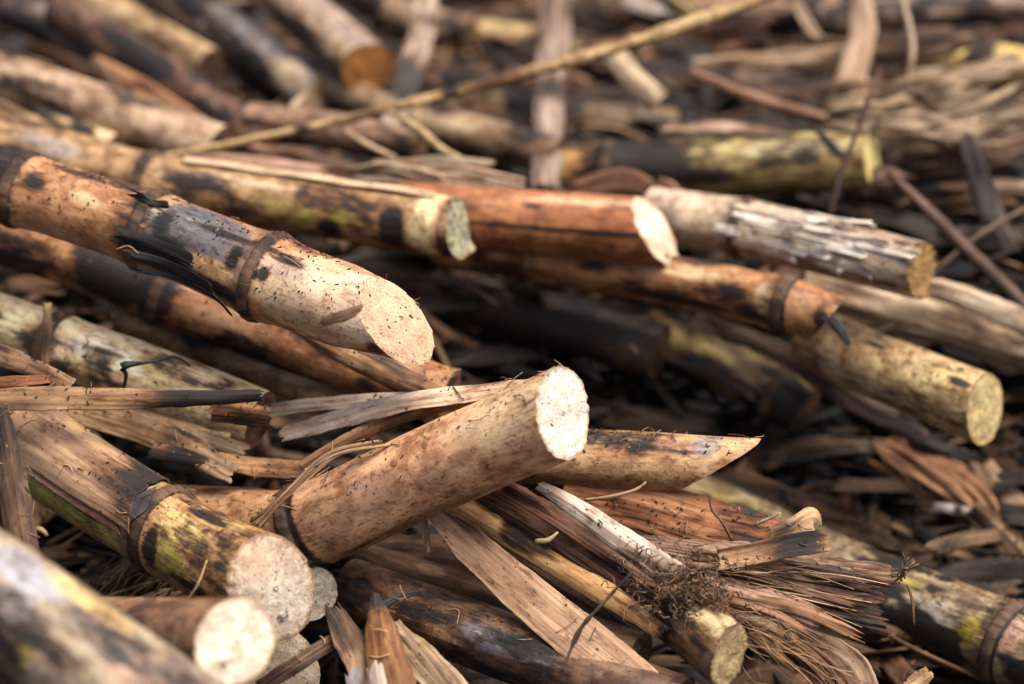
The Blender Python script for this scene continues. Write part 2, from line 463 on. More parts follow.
# ------------------------------------------------------------------ leaves, straws, fibres
def leaf_geo(pts, w, roll=0., arc=.5, rag0=.002, rag1=.003, step=.0016, m=20, th=.0003, wr=.0005, seed=None, world=False, edge=.05, ragf=3., comb=.0015, normal=None, rough=.3):
    """A strip of dry leaf. pts (px, py, d), w widths in px at the pts; roll turns it about its length (degrees, one or one per point);
    arc is the angle its cross-section bends through (positive: back of the bend towards the viewer)."""
    sd = RNG.uniform(0, 50) if seed is None else seed
    loc_rng = np.random.default_rng(int(sd * 1000) + 5)
    W3 = np.array(pts, float) if world else np.array([P(*p) for p in pts])
    C, S = spline(W3, step); L = S[-1]; n = len(S)
    T = unit(np.gradient(C, axis=0))
    view = unit(CAM - C.mean(0)) if normal is None else np.asarray(normal, float)
    E = unit(view - T * (T @ view)[:, None]); B = np.cross(T, E)
    k = knots(W3) * L
    ww = np.interp(S, k, [x if world else x * dm(p[2]) / FPX for x, p in zip(w, pts)])
    ww = ww * (1 + edge * 2 * (fbm(np.stack([S * 120 + sd, S * 0, S * 0], 1), 3) - .5))
    rl = np.radians(np.interp(S, k, np.broadcast_to(roll, len(pts))))[:, None]
    ar = np.interp(S, k, np.broadcast_to(arc, len(pts)))
    N = E * np.cos(rl) + B * np.sin(rl); B = np.cross(T, N)
    q = np.linspace(-1, 1, m)
    rg = lambda o_, f: fbm(np.stack([q * f + o_ + sd, q * 0, q * 0], 1), 3)
    cmb = loc_rng.uniform(0, 1, m) * comb
    e1 = rag1 * rg(7.1, ragf) + cmb; e0 = rag0 * rg(3.3, ragf)
    t = np.linspace(0, 1, n)[:, None]
    s_ = np.clip((e0[None] + t * (L - e1 - e0)[None]), 0, L)
    f = lambda a: np.stack([np.interp(s_, S, a[:, c]) for c in range(3)], -1)
    Ci, Ni, Bi = f(C), unit(f(N)), unit(f(B)); Wi = np.interp(s_, S, ww); Ai = np.interp(s_, S, ar)
    Ai = np.where(np.abs(Ai) < .02, .02, Ai)
    ph = q[None] * Ai / 2
    R = Wi / 2 / np.sin(np.clip(np.abs(Ai) / 2, .01, math.pi / 2)) * np.sign(Ai)
    side = np.sign(q)[None] * np.ones_like(s_)
    tear = fbm(np.stack([s_ * 170, side * 31 + sd, s_ * 0], -1), 4) - .5
    ph = ph * (1 + np.abs(q)[None] ** 3 * tear * rough)
    pos = Ci + (R * np.sin(ph))[..., None] * Bi + (R * (np.cos(ph) - 1))[..., None] * Ni
    nn = np.cos(ph)[..., None] * Ni + np.sin(ph)[..., None] * Bi
    qw = q[None] * Wi
    h = wr * 2 * (fbm(np.stack([qw * 700 + sd, s_ * 14, s_ * 0 + sd], -1), 3) - .5) + wr * 4.5 * (fbm(np.stack([qw * 120 + sd, s_ * 40, s_ * 0 + sd], -1), 2) - .5)
    V, F = shell(pos + nn * (h + th / 2)[..., None], pos + nn * (h - th / 2)[..., None])
    rest = np.stack([qw / 2, 0 * qw, s_], -1).reshape(-1, 3) + loc_rng.uniform(0, 5, 3)
    return V, F, np.vstack([rest, rest]), np.tile((s_ / L).ravel(), 2), np.tile(np.tile(q, (n, 1)).ravel(), 2)

def leaf_attrs(V, rest, tint, tint2, ch, ends=None, sfrac=None):
    N = len(V)
    return {'tint': ('FLOAT_COLOR', colarr(N, tint)), 'tint2': ('FLOAT_COLOR', colarr(N, tint2)), 'char': ('FLOAT', ch), 'rest': ('FLOAT_VECTOR', rest)}

def leaf(name, label, pts, w, tint=TAN, tint2=BR, char=(), cat='leaf', group=None, colors=(), base=.16, soot=.35, **k):
    """char: [(position 0..1, spread, amount)] scorched stretches; colors: [(position, spread, colour)]"""
    k.setdefault('seed', (zlib.crc32(label.encode()) % 50000) / 1000.)
    V, F, rest, sf, qf = leaf_geo(pts, w, **k)
    ch = base + soot * sstep(.48, .68, fbm(rest * np.array([90, 90, 30]), 3))
    for c in char: ch = np.maximum(ch, c[2] * np.exp(-((sf - c[0]) / c[1]) ** 2))
    at = leaf_attrs(V, rest, tint, tint2, ch)
    for c in colors:
        w_ = np.exp(-((sf - c[0]) / c[1]) ** 2)[:, None]
        for kx in ('tint', 'tint2'): at[kx] = ('FLOAT_COLOR', at[kx][1] * (1 - w_) + w_ * np.array(c[2]))
    o = mesh_obj(name, V, F, LEAF, None, at, origin=V.mean(0))
    return tag(o, label, cat, group)

def tube_geo(pts, r, seg=6, step=.003, world=True, jit=0.):
    W3 = np.array(pts, float) if world else np.array([P(*p) for p in pts])
    C, S = spline(W3, step); n = len(S)
    T = unit(np.gradient(C, axis=0)); v = unit(np.cross(T, np.array([.31, .17, .93]))); b = np.cross(T, v)
    R = np.interp(S, knots(W3) * S[-1], np.broadcast_to(r, len(W3)))
    if jit: R = R * (1 + jit * 2 * (fbm(np.stack([S * 300 + C[0, 0] * 999, S * 0, S * 0], 1), 3) - .5))
    R = R.copy(); 
    A = np.linspace(0, 2 * math.pi, seg, endpoint=False)
    V = C[:, None] + R[:, None, None] * (np.cos(A)[None, :, None] * v[:, None] + np.sin(A)[None, :, None] * b[:, None])
    F = grid_faces(n, seg, True).tolist()
    F.append(list(range(seg))[::-1]); F.append([(n - 1) * seg + i for i in range(seg)])
    rest = np.stack([np.cos(A)[None] * R[:, None], np.sin(A)[None] * R[:, None], S[:, None] * np.ones((1, seg))], -1).reshape(-1, 3) + RNG.uniform(0, 5, 3)
    return V.reshape(-1, 3), F, rest, np.repeat(S / S[-1], seg)

class Bag:
    """Collects many strips and fibres that belong to one object."""
    def __init__(s): s.V, s.F, s.R, s.T1, s.T2, s.C, s.n = [], [], [], [], [], [], 0
    def add(s, V, F, rest, tint, tint2, ch=0.):
        s.V.append(V); s.F += [[i + s.n for i in f] for f in F]; s.R.append(rest)
        N = len(V); s.T1.append(colarr(N, tint)); s.T2.append(colarr(N, tint2)); s.C.append(np.zeros(N) + ch); s.n += N
    def build(s, name, label=None, cat=None, kind=None, parent=None, mat=None, group=None):
        V = np.vstack(s.V)
        o = mesh_obj(name, V, s.F, mat or LEAF, None, {'tint': ('FLOAT_COLOR', np.vstack(s.T1)), 'tint2': ('FLOAT_COLOR', np.vstack(s.T2)),
                     'char': ('FLOAT', np.concatenate(s.C)), 'rest': ('FLOAT_VECTOR', np.vstack(s.R))}, origin=V.mean(0))
        if parent is not None:
            o.parent = parent; o.location = V.mean(0) - np.array(parent.location)
        return tag(o, label, cat, group, kind)

def straw(name, label, pts, r, tint=TAN, tint2=BR, char=(), cat='straw', group=None, seg=10, jit=.12, mat=None):
    """A thin round stalk or twig; r in px at the pts."""
    rr = [x * dm(p[2]) / FPX for x, p in zip(r, pts)]
    V, F, rest, sf = tube_geo([P(*p) for p in pts], rr, seg=seg, step=.0015, jit=jit)
    ch = np.zeros(len(V))
    for c in char: ch = np.maximum(ch, c[2] * np.exp(-((sf - c[0]) / c[1]) ** 2))
    o = mesh_obj(name, V, F, mat or LEAF, None, leaf_attrs(V, rest, tint, tint2, ch), origin=V.mean(0))
    return tag(o, label, cat, group)

# ================================================================== the setting
def ground():
    n = 160
    xs = np.linspace(-1.6, 1.6, n); ys = np.linspace(-.1, 3.1, n)
    X, Y = np.meshgrid(xs, ys, indexing='ij')
    Z = -.235 + .035 * (fbm(np.stack([X * 9, Y * 9, X * 0], -1), 4) - .5) + .012 * (fbm(np.stack([X * 60, Y * 60, X * 0 + 5], -1), 3) - .5)
    V = np.stack([X, Y, Z], -1).reshape(-1, 3)
    o = mesh_obj('ground', V, grid_faces(n, n, flip=True), SOIL)
    # a plain far sheet so that the soil runs on out of sight
    tag(o, 'dark charred soil under the heap', kind='structure')
    s = 30.
    o2 = mesh_obj('far_ground', [(-s, -s, -.29), (s, -s, -.29), (s, s, -.29), (-s, s, -.29)], [(0, 1, 2, 3)], SOIL)
    tag(o2, 'dark soil running on beyond the heap', kind='structure')
ground()

# ================================================================== canes in front
main = Cane('sugar_cane', 'sharply focused tan cane slanting up to a round white cut end in the centre', 
    [(170, 520, 1.005), (240, 524, .992), (303, 527, .972), (430, 470, .948), (563, 413, .918)], (36, 37, 42, 44, 46), tint=(.66, .40, .22), tint2=(.43, .23, .12),
    nodes=[(306, 526)], end=(.86, .10, .62), seg=112, step=.0008, whisk=30, node_char=1.15, node_w=.0062, soot=.08, base=.12, swell=.05, endrag=.0012,
    pith=((.66, .60, .53), (.58, .51, .43)), rough=.015,
    patches=[((.62, .45, .26), 520, 405, 60, 40, .8), ((.50, .31, .19), 545, 430, 30, 30, .5), ((.30, .155, .08), 400, 530, 120, 14, .8), ((.26, .155, .11), 390, 486, 44, 24, .7), ((.25, .15, .105), 345, 515, 34, 25, .7), ((.24, .13, .09), 450, 470, 22, 14, .6), ((.22, .12, .08), 480, 450, 16, 10, .5), ('char', 375, 540, 50, 6, .4),
             ((.46, .29, .15), 335, 500, 20, 14, .7), ('char', 312, 556, 22, 14, .45), ('char', 300, 505, 14, 14, .5), ((.42, .23, .10), 270, 520, 24, 40, .7), ((.25, .12, .05), 450, 505, 80, 10, .6)])
#main.band('skin_strip', main.nodes[0] - .002, main.nodes[0] + .026, -1.75, -1.15, tint=(.22, .14, .09), tint2=(.06, .04, .03), char=.25, end=lambda q: -.006 * (1 + q), off=.0008)

scorched = Cane('sugar_cane', 'scorched ringed cane with sooty grey middle and pale rounded slanting tip over the hollow',
    [(-70, 160, 1.03), (20, 189, 1.015), (150, 230, .995), (270, 278, .975), (340, 304, .957), (396, 323, .942)], (34, 35, 38, 42, 42, 35),
    tint=(.44, .25, .12), tint2=(.30, .145, .06), nodes=[(22, 189), (150, 230), (267, 278)], end=(.50, .42, .76), seg=112, step=.0008, endbulge=.004, rim=.6, whisk=50, soot=.3,
    pith=((.54, .395, .27), (.46, .31, .205)), node_char=.55, endrag=.0015,
    patches=[('char', -2, 185, 22, 120, 1.4), ((.085, .083, .095), 212, 240, 66, 44, 1.), ((.10, .095, .105), 200, 232, 44, 20, 1.), ('char', 170, 262, 44, 13, 1.0), ('char', 230, 292, 44, 13, 1.0), ('char', 250, 270, 9, 26, .75), ('char', 178, 225, 12, 20, .7), ('char', 240, 240, 40, 5, .8),  # blue-grey patches paint the lit sheen of the soot into the colour
              ('clear', 325, 302, 52, 60, 1.), ('clear', 385, 320, 50, 60, 1.), ('clear', 95, 210, 40, 30, .9), ('clear', 230, 278, 26, 9, .9), ('clear', 170, 212, 9, 8, 1.), ('char', 275, 282, 7, 7, .8), ('char', 300, 262, 40, 6, .6), ((.17, .12, .10), 252, 266, 14, 26, .7), ('char', 100, 252, 60, 9, .7), ('char', 50, 185, 16, 12, .6), ('char', 285, 283, 8, 9, .8), ('char', 310, 268, 26, 8, .6),
             ((.50, .31, .15), 225, 274, 34, 9, 1.), ((.62, .44, .24), 100, 205, 18, 9, .9), ((.40, .20, .08), 70, 215, 50, 22, .6), ((.30, .13, .05), 130, 250, 40, 12, .7),
             ((.56, .40, .25), 335, 305, 70, 60, 1.), ((.66, .52, .36), 340, 290, 30, 16, .8), ((.34, .21, .12), 318, 325, 44, 12, .7), ((.36, .27, .22), 300, 275, 30, 10, .7), ((.68, .50, .36), 385, 310, 34, 50, .9), ((.48, .32, .17), 300, 325, 30, 9, .8), ('char', 350, 350, 40, 9, .8), ('char', 385, 352, 10, 10, .7), ((.55, .42, .30), 170, 212, 12, 8, .9)],  # dark patches below the tip paint the shadow along its lower rim
    face_patches=[('char', 425, 356, 8, .4), ((.62, .36, .25), 405, 345, 14, .5)])
# charred skin peeling off it
for a0, a1, u0, u1, lf in ((.15, .42, 150, 215, .0022), (.55, .80, 165, 240, .0030), (-.75, -.6, 152, 172, .0025), (.9, 1.05, 180, 260, .003)):
    ua = scorched.S[np.argmin(np.abs(scorched.px[:, 0] - u0))]; ub = scorched.S[np.argmin(np.abs(scorched.px[:, 0] - u1))]
    scorched.band('peeling_skin', ua, ub, a0, a1, tint=(.05, .05, .055), tint2=CH, char=.75, off=.0006, lift=lambda u, q, lf=lf: lf * np.abs(2 * u - 1) ** 2, m=10,
                  end=lambda q: .006 * (fbm(np.stack([q * 6, q * 0, q * 0], 1), 2) - .5), st=lambda q: -.008 * np.abs(q))

sheathed = Cane('sugar_cane', 'cane half wrapped in a split dry sheath, with a broad speckled greyish cut',
    [(-60, 395, 1.035), (20, 440, 1.005), (100, 492, .972), (170, 534, .945), (230, 567, .922), (271, 588, .905)], (40, 41, 42, 42, 46, 52),
    tint=(.52, .37, .16), tint2=(.36, .20, .095), nodes=[(166, 531)], soot=.14, base=.26, end=(.60, .06, .79), seg=112, step=.0008, pith=((.45, .36, .27), (.28, .20, .14)), pithchar=.27, endbulge=.0035, endrag=.002, rim=1., whisk=60, facerough=.002,
    patches=[(YG, 70, 505, 60, 22, .9), (YG, 110, 535, 40, 16, .8), ((.55, .42, .15), 130, 548, 30, 14, .7), (YG, 190, 572, 22, 20, .8), ((.62, .48, .20), 215, 545, 40, 14, .9), ((.66, .50, .22), 250, 540, 24, 12, .7),
             ('char', 228, 530, 26, 6, .9), ('char', 160, 515, 14, 14, 1.1), ('char', 172, 560, 8, 30, .9), ('char', 215, 600, 40, 9, .7), ('char', 190, 550, 14, 14, .5), ((.30, .16, .08), 150, 560, 22, 20, .6)],
    face_patches=[((.50, .30, .20), 262, 567, 16, .8), ('char', 282, 618, 12, .6), ('char', 303, 585, 10, .45), ((.60, .54, .45), 280, 595, 30, .6), ((.62, .42, .30), 245, 550, 14, .5)])
un = sheathed.nodes[0]
sheathed.band('leaf_sheath', 0.0, un - .0065, -1.9, .42, off=.0010, tint=(.42, .275, .16), tint2=(.23, .14, .09), n=220, m=60, th=.0006,
    char=lambda u, q: .85 * sstep(.66, 1., u) * (1 - .6 * np.abs(q)) + .25 * sstep(.75, 1, -q), end=lambda q: .0065 * (q - .45) * (q > .45) * 2 - .010 * np.clip(-q - .1, 0, 1) + .002 * (fbm(np.stack([q * 9, q * 0, q * 0], 1), 3) - .5))
sheathed.band('leaf_sheath', 0.0, un - .012, .02, .62, off=.0003, tint=(.46, .29, .19), tint2=(.30, .15, .10), n=200, m=24, th=.0007, label='pinkish lower lip of the split sheath',
    end=lambda q: .006 * q, char=lambda u, q: .3 * sstep(.85, 1., u))
sheathed.band('leaf_sheath', un - .009, un + .0005, -.75, .35, off=.0006, tint=(.11, .10, .105), tint2=(.05, .045, .045), char=.2, n=40, m=40, end=lambda q: -.006 * np.abs(q) ** 1.5 + .002, st=lambda q: .006 * np.abs(q),
    label='dark ribbed triangle of sheath at the joint')

fore = Cane('sugar_cane', 'large blurred cane with grey bloom lying in the near corner',
    [(-110, 530, .825), (0, 603, .815), (110, 682, .805), (270, 800, .795)], (58, 60, 62, 64), tint=(.37, .30, .20), tint2=(.20, .155, .125), step=.0015, soot=.2,
    patches=[((.33, .34, .38), 40, 580, 50, 26, .9), ((.30, .30, .34), 30, 620, 30, 20, .7), (YG, 35, 660, 14, 24, .7), ((.58, .44, .18), 100, 610, 60, 18, .9), (PINK, 140, 680, 30, 20, .7), ('char', 60, 655, 60, 16, .55), ('char', 120, 660, 30, 12, .55), ('char', 10, 650, 40, 20, .6)])  # blue-grey patches paint the sky's reflection on the upper side
stub = Cane('sugar_cane', 'brown cane with a bright white cut end, blurred just behind the near corner cane',
    [(70, 634, .905), (160, 639, .870), (235, 642, .838)], (38, 42, 45), tint=(.29, .165, .09), tint2=(.15, .085, .048), end=(.62, -.02, .85), pith=((.72, .64, .53), (.62, .51, .39)), step=.001,
    face_patches=[('char', 222, 664, 8, .5)], whisk=60, endrag=.001, soot=.12)
Cane('sugar_cane', 'small grey white cane end tucked behind the broad speckled cut', [(225, 520, 1.05), (285, 570, 1.0), (311, 594, .965)], (28, 28, 28), tint=BR, tint2=DK, end=(.45, -.1, .9),
    pith=((.46, .40, .33), (.30, .24, .18)), pithchar=.25, rim=.8, facerough=.002, endrag=.0015, step=.001)
Cane('sugar_cane', 'grey speckled cane end below the broad cut at the bottom edge', [(170, 590, 1.05), (230, 640, .99), (277, 678, .93)], (44, 46, 48), tint=BR, tint2=DK, end=(.42, .1, .9),
    pith=((.44, .36, .27), (.32, .25, .17)), pithchar=.26, rim=.9, facerough=.002, endrag=.003, step=.001)
Cane('sugar_cane', 'smooth tan cane with a pointed slanting tip, lying behind the white round cut',
    [(430, 452, 1.02), (560, 457, .992), (640, 461, .978), (714, 465, .965)], (27, 29, 30, 29), tint=(.58, .39, .21), tint2=(.42, .24, .12), end=(.56, -.82, -.10), seg=112, step=.0008,
    patches=[((.35, .20, .13), 680, 447, 50, 9, .8), ((.28, .24, .22), 738, 445, 16, 20, .9), ((.60, .43, .26), 620, 440, 40, 10, .8), ((.34, .18, .08), 600, 480, 80, 8, .8), ('char', 745, 440, 10, 10, .35), ((.45, .24, .10), 680, 480, 40, 10, .6)])
mottled = Cane('sugar_cane', 'mottled yellow green and black cane with a cream band before its dark cut end',
    [(-60, 128, 1.17), (40, 150, 1.145), (150, 182, 1.115), (300, 205, 1.085), (440, 226, 1.06), (459, 229, 1.055)], (26, 28, 30, 30, 31, 31), tint=(.48, .33, .17), tint2=(.27, .16, .07),
    nodes=[(149, 182)], end=(.93, .05, .36), step=.001, soot=.16, base=.27, node_char=.45, pith=((.30, .28, .22), (.42, .40, .22)), pithchar=.45, swell=.05,
    patches=[((.72, .62, .34), 436, 225, 15, 60, 1.), ('char', 405, 230, 15, 26, 1.0), ('char', 340, 232, 16, 16, .6), (YG, 315, 220, 20, 10, .9), (YG, 360, 222, 22, 9, .9), ((.5, .42, .14), 285, 208, 20, 8, .8), ('char', 205, 185, 40, 10, .75), (BLUE, 215, 178, 34, 7, .6),
             ((.65, .52, .34), 240, 182, 90, 5, .9), ('char', 280, 240, 100, 9, .75), ((.64, .50, .33), 176, 178, 10, 8, .9), ((.30, .15, .06), 230, 220, 40, 9, .8), ((.34, .31, .3), 60, 148, 40, 12, .7), ('char', 120, 172, 12, 14, .4), ((.50, .26, .14), 448, 229, 4, 60, .7), ('clear', 432, 226, 13, 60, 1.), ('char', 300, 250, 140, 8, .9)])
mu = lambda x: mottled.S[np.argmin(np.abs(mottled.px[:, 0] - x))]
mottled.band('skin_strip', mu(185), mu(430), -1.25, -.92, tint=(.55, .40, .26), tint2=(.36, .24, .15), n=120, m=14, lift=lambda u, q: .0008 * np.abs(q) + .0006 * np.sin(u * 9) ** 2, end=lambda q: .02 * (fbm(np.stack([q * 3, q * 0, q * 0], 1), 2) - .5))
Cane('sugar_cane', 'reddish brown cane with a lengthwise split and a kidney shaped pale cut',
    [(400, 210, 1.13), (470, 217, 1.115), (560, 224, 1.10), (655, 231, 1.085)], (28, 30, 32, 33), tint=(.44, .20, .08), tint2=(.27, .11, .045), end=(.76, .42, .48), step=.001, soot=.08, endrag=.0022, pith=((.58, .48, .36), (.44, .33, .22)),
    patches=[((.55, .38, .22), 600, 203, 60, 6, .9), ((.62, .42, .24), 560, 200, 50, 5, .6), ('char', 540, 207, 18, 5, .6), ((.40, .15, .06), 600, 220, 60, 7, .8), ('char', 560, 230, 120, 2.2, 1.1), ((.26, .11, .03), 560, 245, 70, 8, .7), ('char', 520, 252, 60, 6, .5)],  # long thin dark line paints the shaded groove of the split
    face_patches=[('char', 668, 258, 8, .6), ((.72, .66, .56), 650, 220, 22, .6)])
ten = Cane('sugar_cane', 'orange brown cane with a dark ring and tapered black tip under the frayed white one',
    [(440, 245, 1.15), (560, 262, 1.12), (680, 282, 1.09), (785, 304, 1.065), (829, 318, 1.055)], (22, 23, 25, 27, 25), tint=(.46, .26, .11), tint2=(.28, .125, .05), nodes=[(786, 304)], end=(.72, -.55, .1), step=.001, node_char=.8,
    patches=[((.62, .45, .25), 700, 275, 40, 8, .9), ((.66, .50, .28), 775, 300, 9, 18, .8), ('char', 740, 294, 16, 10, .75), ('char', 680, 300, 60, 8, .8), ('char', 760, 318, 40, 7, .6), ('char', 600, 268, 26, 9, .6), ((.50, .28, .15), 805, 305, 20, 14, .7), ('char', 835, 325, 8, 20, .6), ((.22, .10, .04), 580, 280, 60, 8, .8)])
flaky = Cane('sugar_cane', 'whitish weathered cane with flaking skin and a brown cut end',
    [(650, 213, 1.135), (745, 228, 1.105), (840, 250, 1.075), (922, 271, 1.05)], (27, 29, 29, 29), tint=(.50, .40, .30), tint2=(.30, .22, .16), nodes=[(745, 226)], end=(.78, -.08, .58), step=.001, node_char=.4, soot=.1, pith=((.34, .22, .08), (.20, .12, .045)), pithchar=.25, swell=.05,
    patches=[((.78, .73, .66), 840, 240, 70, 14, 1.), ((.74, .68, .6), 780, 222, 40, 12, .9), ((.56, .42, .28), 715, 215, 30, 14, .8), ((.26, .17, .10), 820, 268, 90, 9, .9), ('char', 800, 220, 14, 7, .7), ('char', 890, 285, 40, 5, .5), ((.74, .66, .56), 860, 285, 50, 5, .8), ((.30, .20, .13), 720, 245, 30, 10, .8)], endrag=.003)
for k in range(26):
    u0 = flaky.L * RNG.uniform(.2, .8); a0 = RNG.uniform(-1.5, .7)
    lf = RNG.uniform(.0005, .0040)
    flaky.band('skin_flake', u0, u0 + RNG.uniform(.012, .04), a0, a0 + RNG.uniform(.08, .36), tint=WHITE if k % 3 else (.42, .33, .24), tint2=(.50, .43, .35), lift=lambda u, q, lf=lf: lf * (.3 + .7 * np.abs(q)) * u ** 3, th=.00025,
               end=lambda q, k=k: .006 * (fbm(np.stack([q * 4 + k, q * 0, q * 0], 1), 3) - .5), st=lambda q, k=k: .006 * (fbm(np.stack([q * 4 + k + 7, q * 0, q * 0], 1), 3) - .5), n=18, m=12)
Cane('sugar_cane', 'short yellow cane with black specks and a flat yellowish cut, below the frayed white one',
    [(812, 336, 1.10), (850, 355, 1.085), (920, 383, 1.055), (985, 409, 1.03)], (30, 31, 33, 35), tint=(.56, .43, .225), tint2=(.36, .25, .12), end=(.74, -.06, .66), step=.001, soot=.05, base=.31, pith=((.48, .39, .20), (.34, .25, .12)), pithchar=.22,
    patches=[((.70, .56, .26), 940, 380, 50, 18, .8), ((.55, .42, .26), 850, 350, 14, 40, .7), ('char', 975, 388, 14, 6, .7), ((.36, .12, .04), 965, 428, 8, 6, 1.), ((.56, .45, .34), 890, 395, 30, 6, .8), ('char', 890, 350, 16, 4, .6), ((.36, .25, .15), 925, 368, 30, 12, .5), ((.44, .26, .10), 920, 420, 60, 6, .7)])
Cane('sugar_cane', 'mossy grey green cane running out from behind the fan of torn sheath',
    [(600, 470, 1.15), (700, 507, 1.115), (840, 574, 1.065), (1000, 640, 1.01), (1100, 686, .98)], (27, 31, 36, 40, 42), tint=(.36, .30, .18), tint2=(.18, .13, .08), nodes=[(1008, 643)], base=.33, soot=.5, step=.001, node_char=.9,
    patches=[((.46, .40, .12), 760, 515, 70, 10, .9), ((.36, .35, .29), 900, 595, 50, 16, .9), (YG, 925, 590, 18, 9, .9), ((.42, .36, .05), 985, 640, 12, 20, 1.), ('char', 950, 580, 10, 9, 1.), ((.42, .40, .34), 960, 620, 20, 12, .8), ('char', 920, 640, 80, 12, .8), ('char', 1000, 615, 30, 9, .5), ((.32, .17, .08), 970, 588, 40, 7, .7), (PINK, 1030, 640, 14, 20, .7)])
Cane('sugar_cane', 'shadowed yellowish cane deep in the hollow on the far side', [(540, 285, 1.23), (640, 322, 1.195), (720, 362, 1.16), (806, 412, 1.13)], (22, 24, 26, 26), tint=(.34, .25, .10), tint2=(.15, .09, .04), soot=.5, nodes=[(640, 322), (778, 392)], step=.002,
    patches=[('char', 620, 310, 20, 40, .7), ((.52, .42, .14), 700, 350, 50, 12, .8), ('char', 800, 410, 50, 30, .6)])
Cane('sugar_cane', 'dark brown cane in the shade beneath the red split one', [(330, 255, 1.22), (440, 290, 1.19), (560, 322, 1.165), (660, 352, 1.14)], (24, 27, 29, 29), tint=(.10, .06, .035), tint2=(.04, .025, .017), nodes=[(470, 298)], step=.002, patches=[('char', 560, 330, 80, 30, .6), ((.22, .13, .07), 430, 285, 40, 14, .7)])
Cane('sugar_cane', 'orange and black burnt cane under the scorched ringed one',
    [(-60, 222, 1.075), (40, 250, 1.06), (100, 270, 1.052), (165, 296, 1.045), (300, 345, 1.03), (450, 396, 1.01)], (24, 26, 27, 28, 29, 26), tint=(.42, .22, .09), tint2=(.25, .11, .045), nodes=[(164, 296)], step=.001, node_char=.9,
    patches=[('char', 122, 275, 34, 40, 1.3), ('char', 30, 262, 60, 10, .7), ((.52, .28, .11), 60, 250, 30, 10, .9), ((.44, .18, .05), 105, 280, 8, 8, .6), ('char', 165, 300, 20, 40, .9), ((.36, .20, .11), 240, 325, 50, 12, .7), ('char', 250, 355, 100, 8, .7), ((.18, .08, .05), 340, 350, 30, 9, .8), ((.30, .14, .06), 420, 385, 40, 20, .7)])
Cane('sugar_cane', 'pale greenish white cane under the black tipped leaf', [(-60, 302, 1.05), (0, 324, 1.04), (55, 345, 1.03), (150, 378, 1.015), (260, 420, 1.0)], (28, 30, 31, 32, 30), tint=(.62, .52, .35), tint2=(.46, .36, .18), nodes=[(55, 345)], step=.001, node_char=.9,
    patches=[((.74, .70, .56), 120, 360, 50, 14, .9), (YG, 165, 370, 24, 9, .8), (PG, 20, 335, 24, 20, .7), ('char', 50, 360, 9, 26, .8), ((.5, .36, .18), 200, 400, 30, 20, .6), ('char', 175, 352, 24, 4, .8), (GREY, 90, 350, 18, 8, .6)])
Cane('sugar_cane', 'slim brown yellow cane between the burnt orange one and the greenish white one', [(120, 318, 1.06), (210, 350, 1.05), (300, 385, 1.035), (400, 420, 1.02)], (15, 17, 17, 16), tint=(.38, .27, .13), tint2=(.2, .12, .06), step=.0015, patches=[('char', 200, 345, 24, 10, .6), ((.5, .38, .2), 290, 375, 40, 8, .7)])
Cane('sugar_cane', 'whitish yellow stump showing under the curled grey leaf', [(120, 402, 1.03), (180, 422, 1.015), (238, 442, 1.0)], (18, 19, 19), tint=(.62, .54, .34), tint2=(.5, .4, .2), end=(.9, 0, .3), step=.001, pith=((.5, .4, .25), BR), patches=[((.72, .68, .5), 220, 430, 16, 12, .9), (YG, 205, 425, 10, 9, .7)])
Cane('sugar_cane', 'short block of cane with cream flaking skin at the bottom edge', [(676, 612, .945), (704, 634, .925), (729, 656, .908)], (30, 31, 31), tint=(.24, .15, .08), tint2=(.09, .055, .035), end=(.80, -.12, .55), step=.0008, seg=96,
    pith=((.34, .26, .14), (.24, .17, .09)), pithchar=.15, patches=[((.60, .49, .25), 722, 636, 22, 12, 1.), ((.56, .44, .22), 740, 632, 10, 10, .9), ('char', 712, 642, 26, 12, .42), ('char', 690, 622, 12, 12, .9), ('char', 715, 660, 16, 5, .6)], endrag=.002)
Cane('sugar_cane', 'dark cane with bluish sheen running out at the bottom edge', [(350, 588, .99), (440, 622, .965), (540, 660, .94), (680, 712, .915)], (30, 33, 34, 36), tint=(.20, .11, .06), tint2=(.085, .048, .03), step=.001, seg=96,
    patches=[((.34, .20, .10), 420, 610, 26, 12, .8), ((.46, .26, .12), 455, 640, 14, 6, .8), (BLUE, 520, 650, 50, 14, .8), ('char', 540, 650, 60, 20, .55), ((.30, .17, .09), 430, 628, 30, 8, .7), ('char', 480, 680, 80, 8, .7)])  # blue patch paints the bluish sheen into the rind colour
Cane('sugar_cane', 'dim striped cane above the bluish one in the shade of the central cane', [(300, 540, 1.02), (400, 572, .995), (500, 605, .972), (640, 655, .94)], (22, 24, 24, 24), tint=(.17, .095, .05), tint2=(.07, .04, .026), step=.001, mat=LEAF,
    patches=[((.34, .22, .12), 440, 573, 16, 7, .8), ('char', 520, 610, 60, 8, .7), ((.22, .13, .07), 400, 570, 40, 9, .7)])

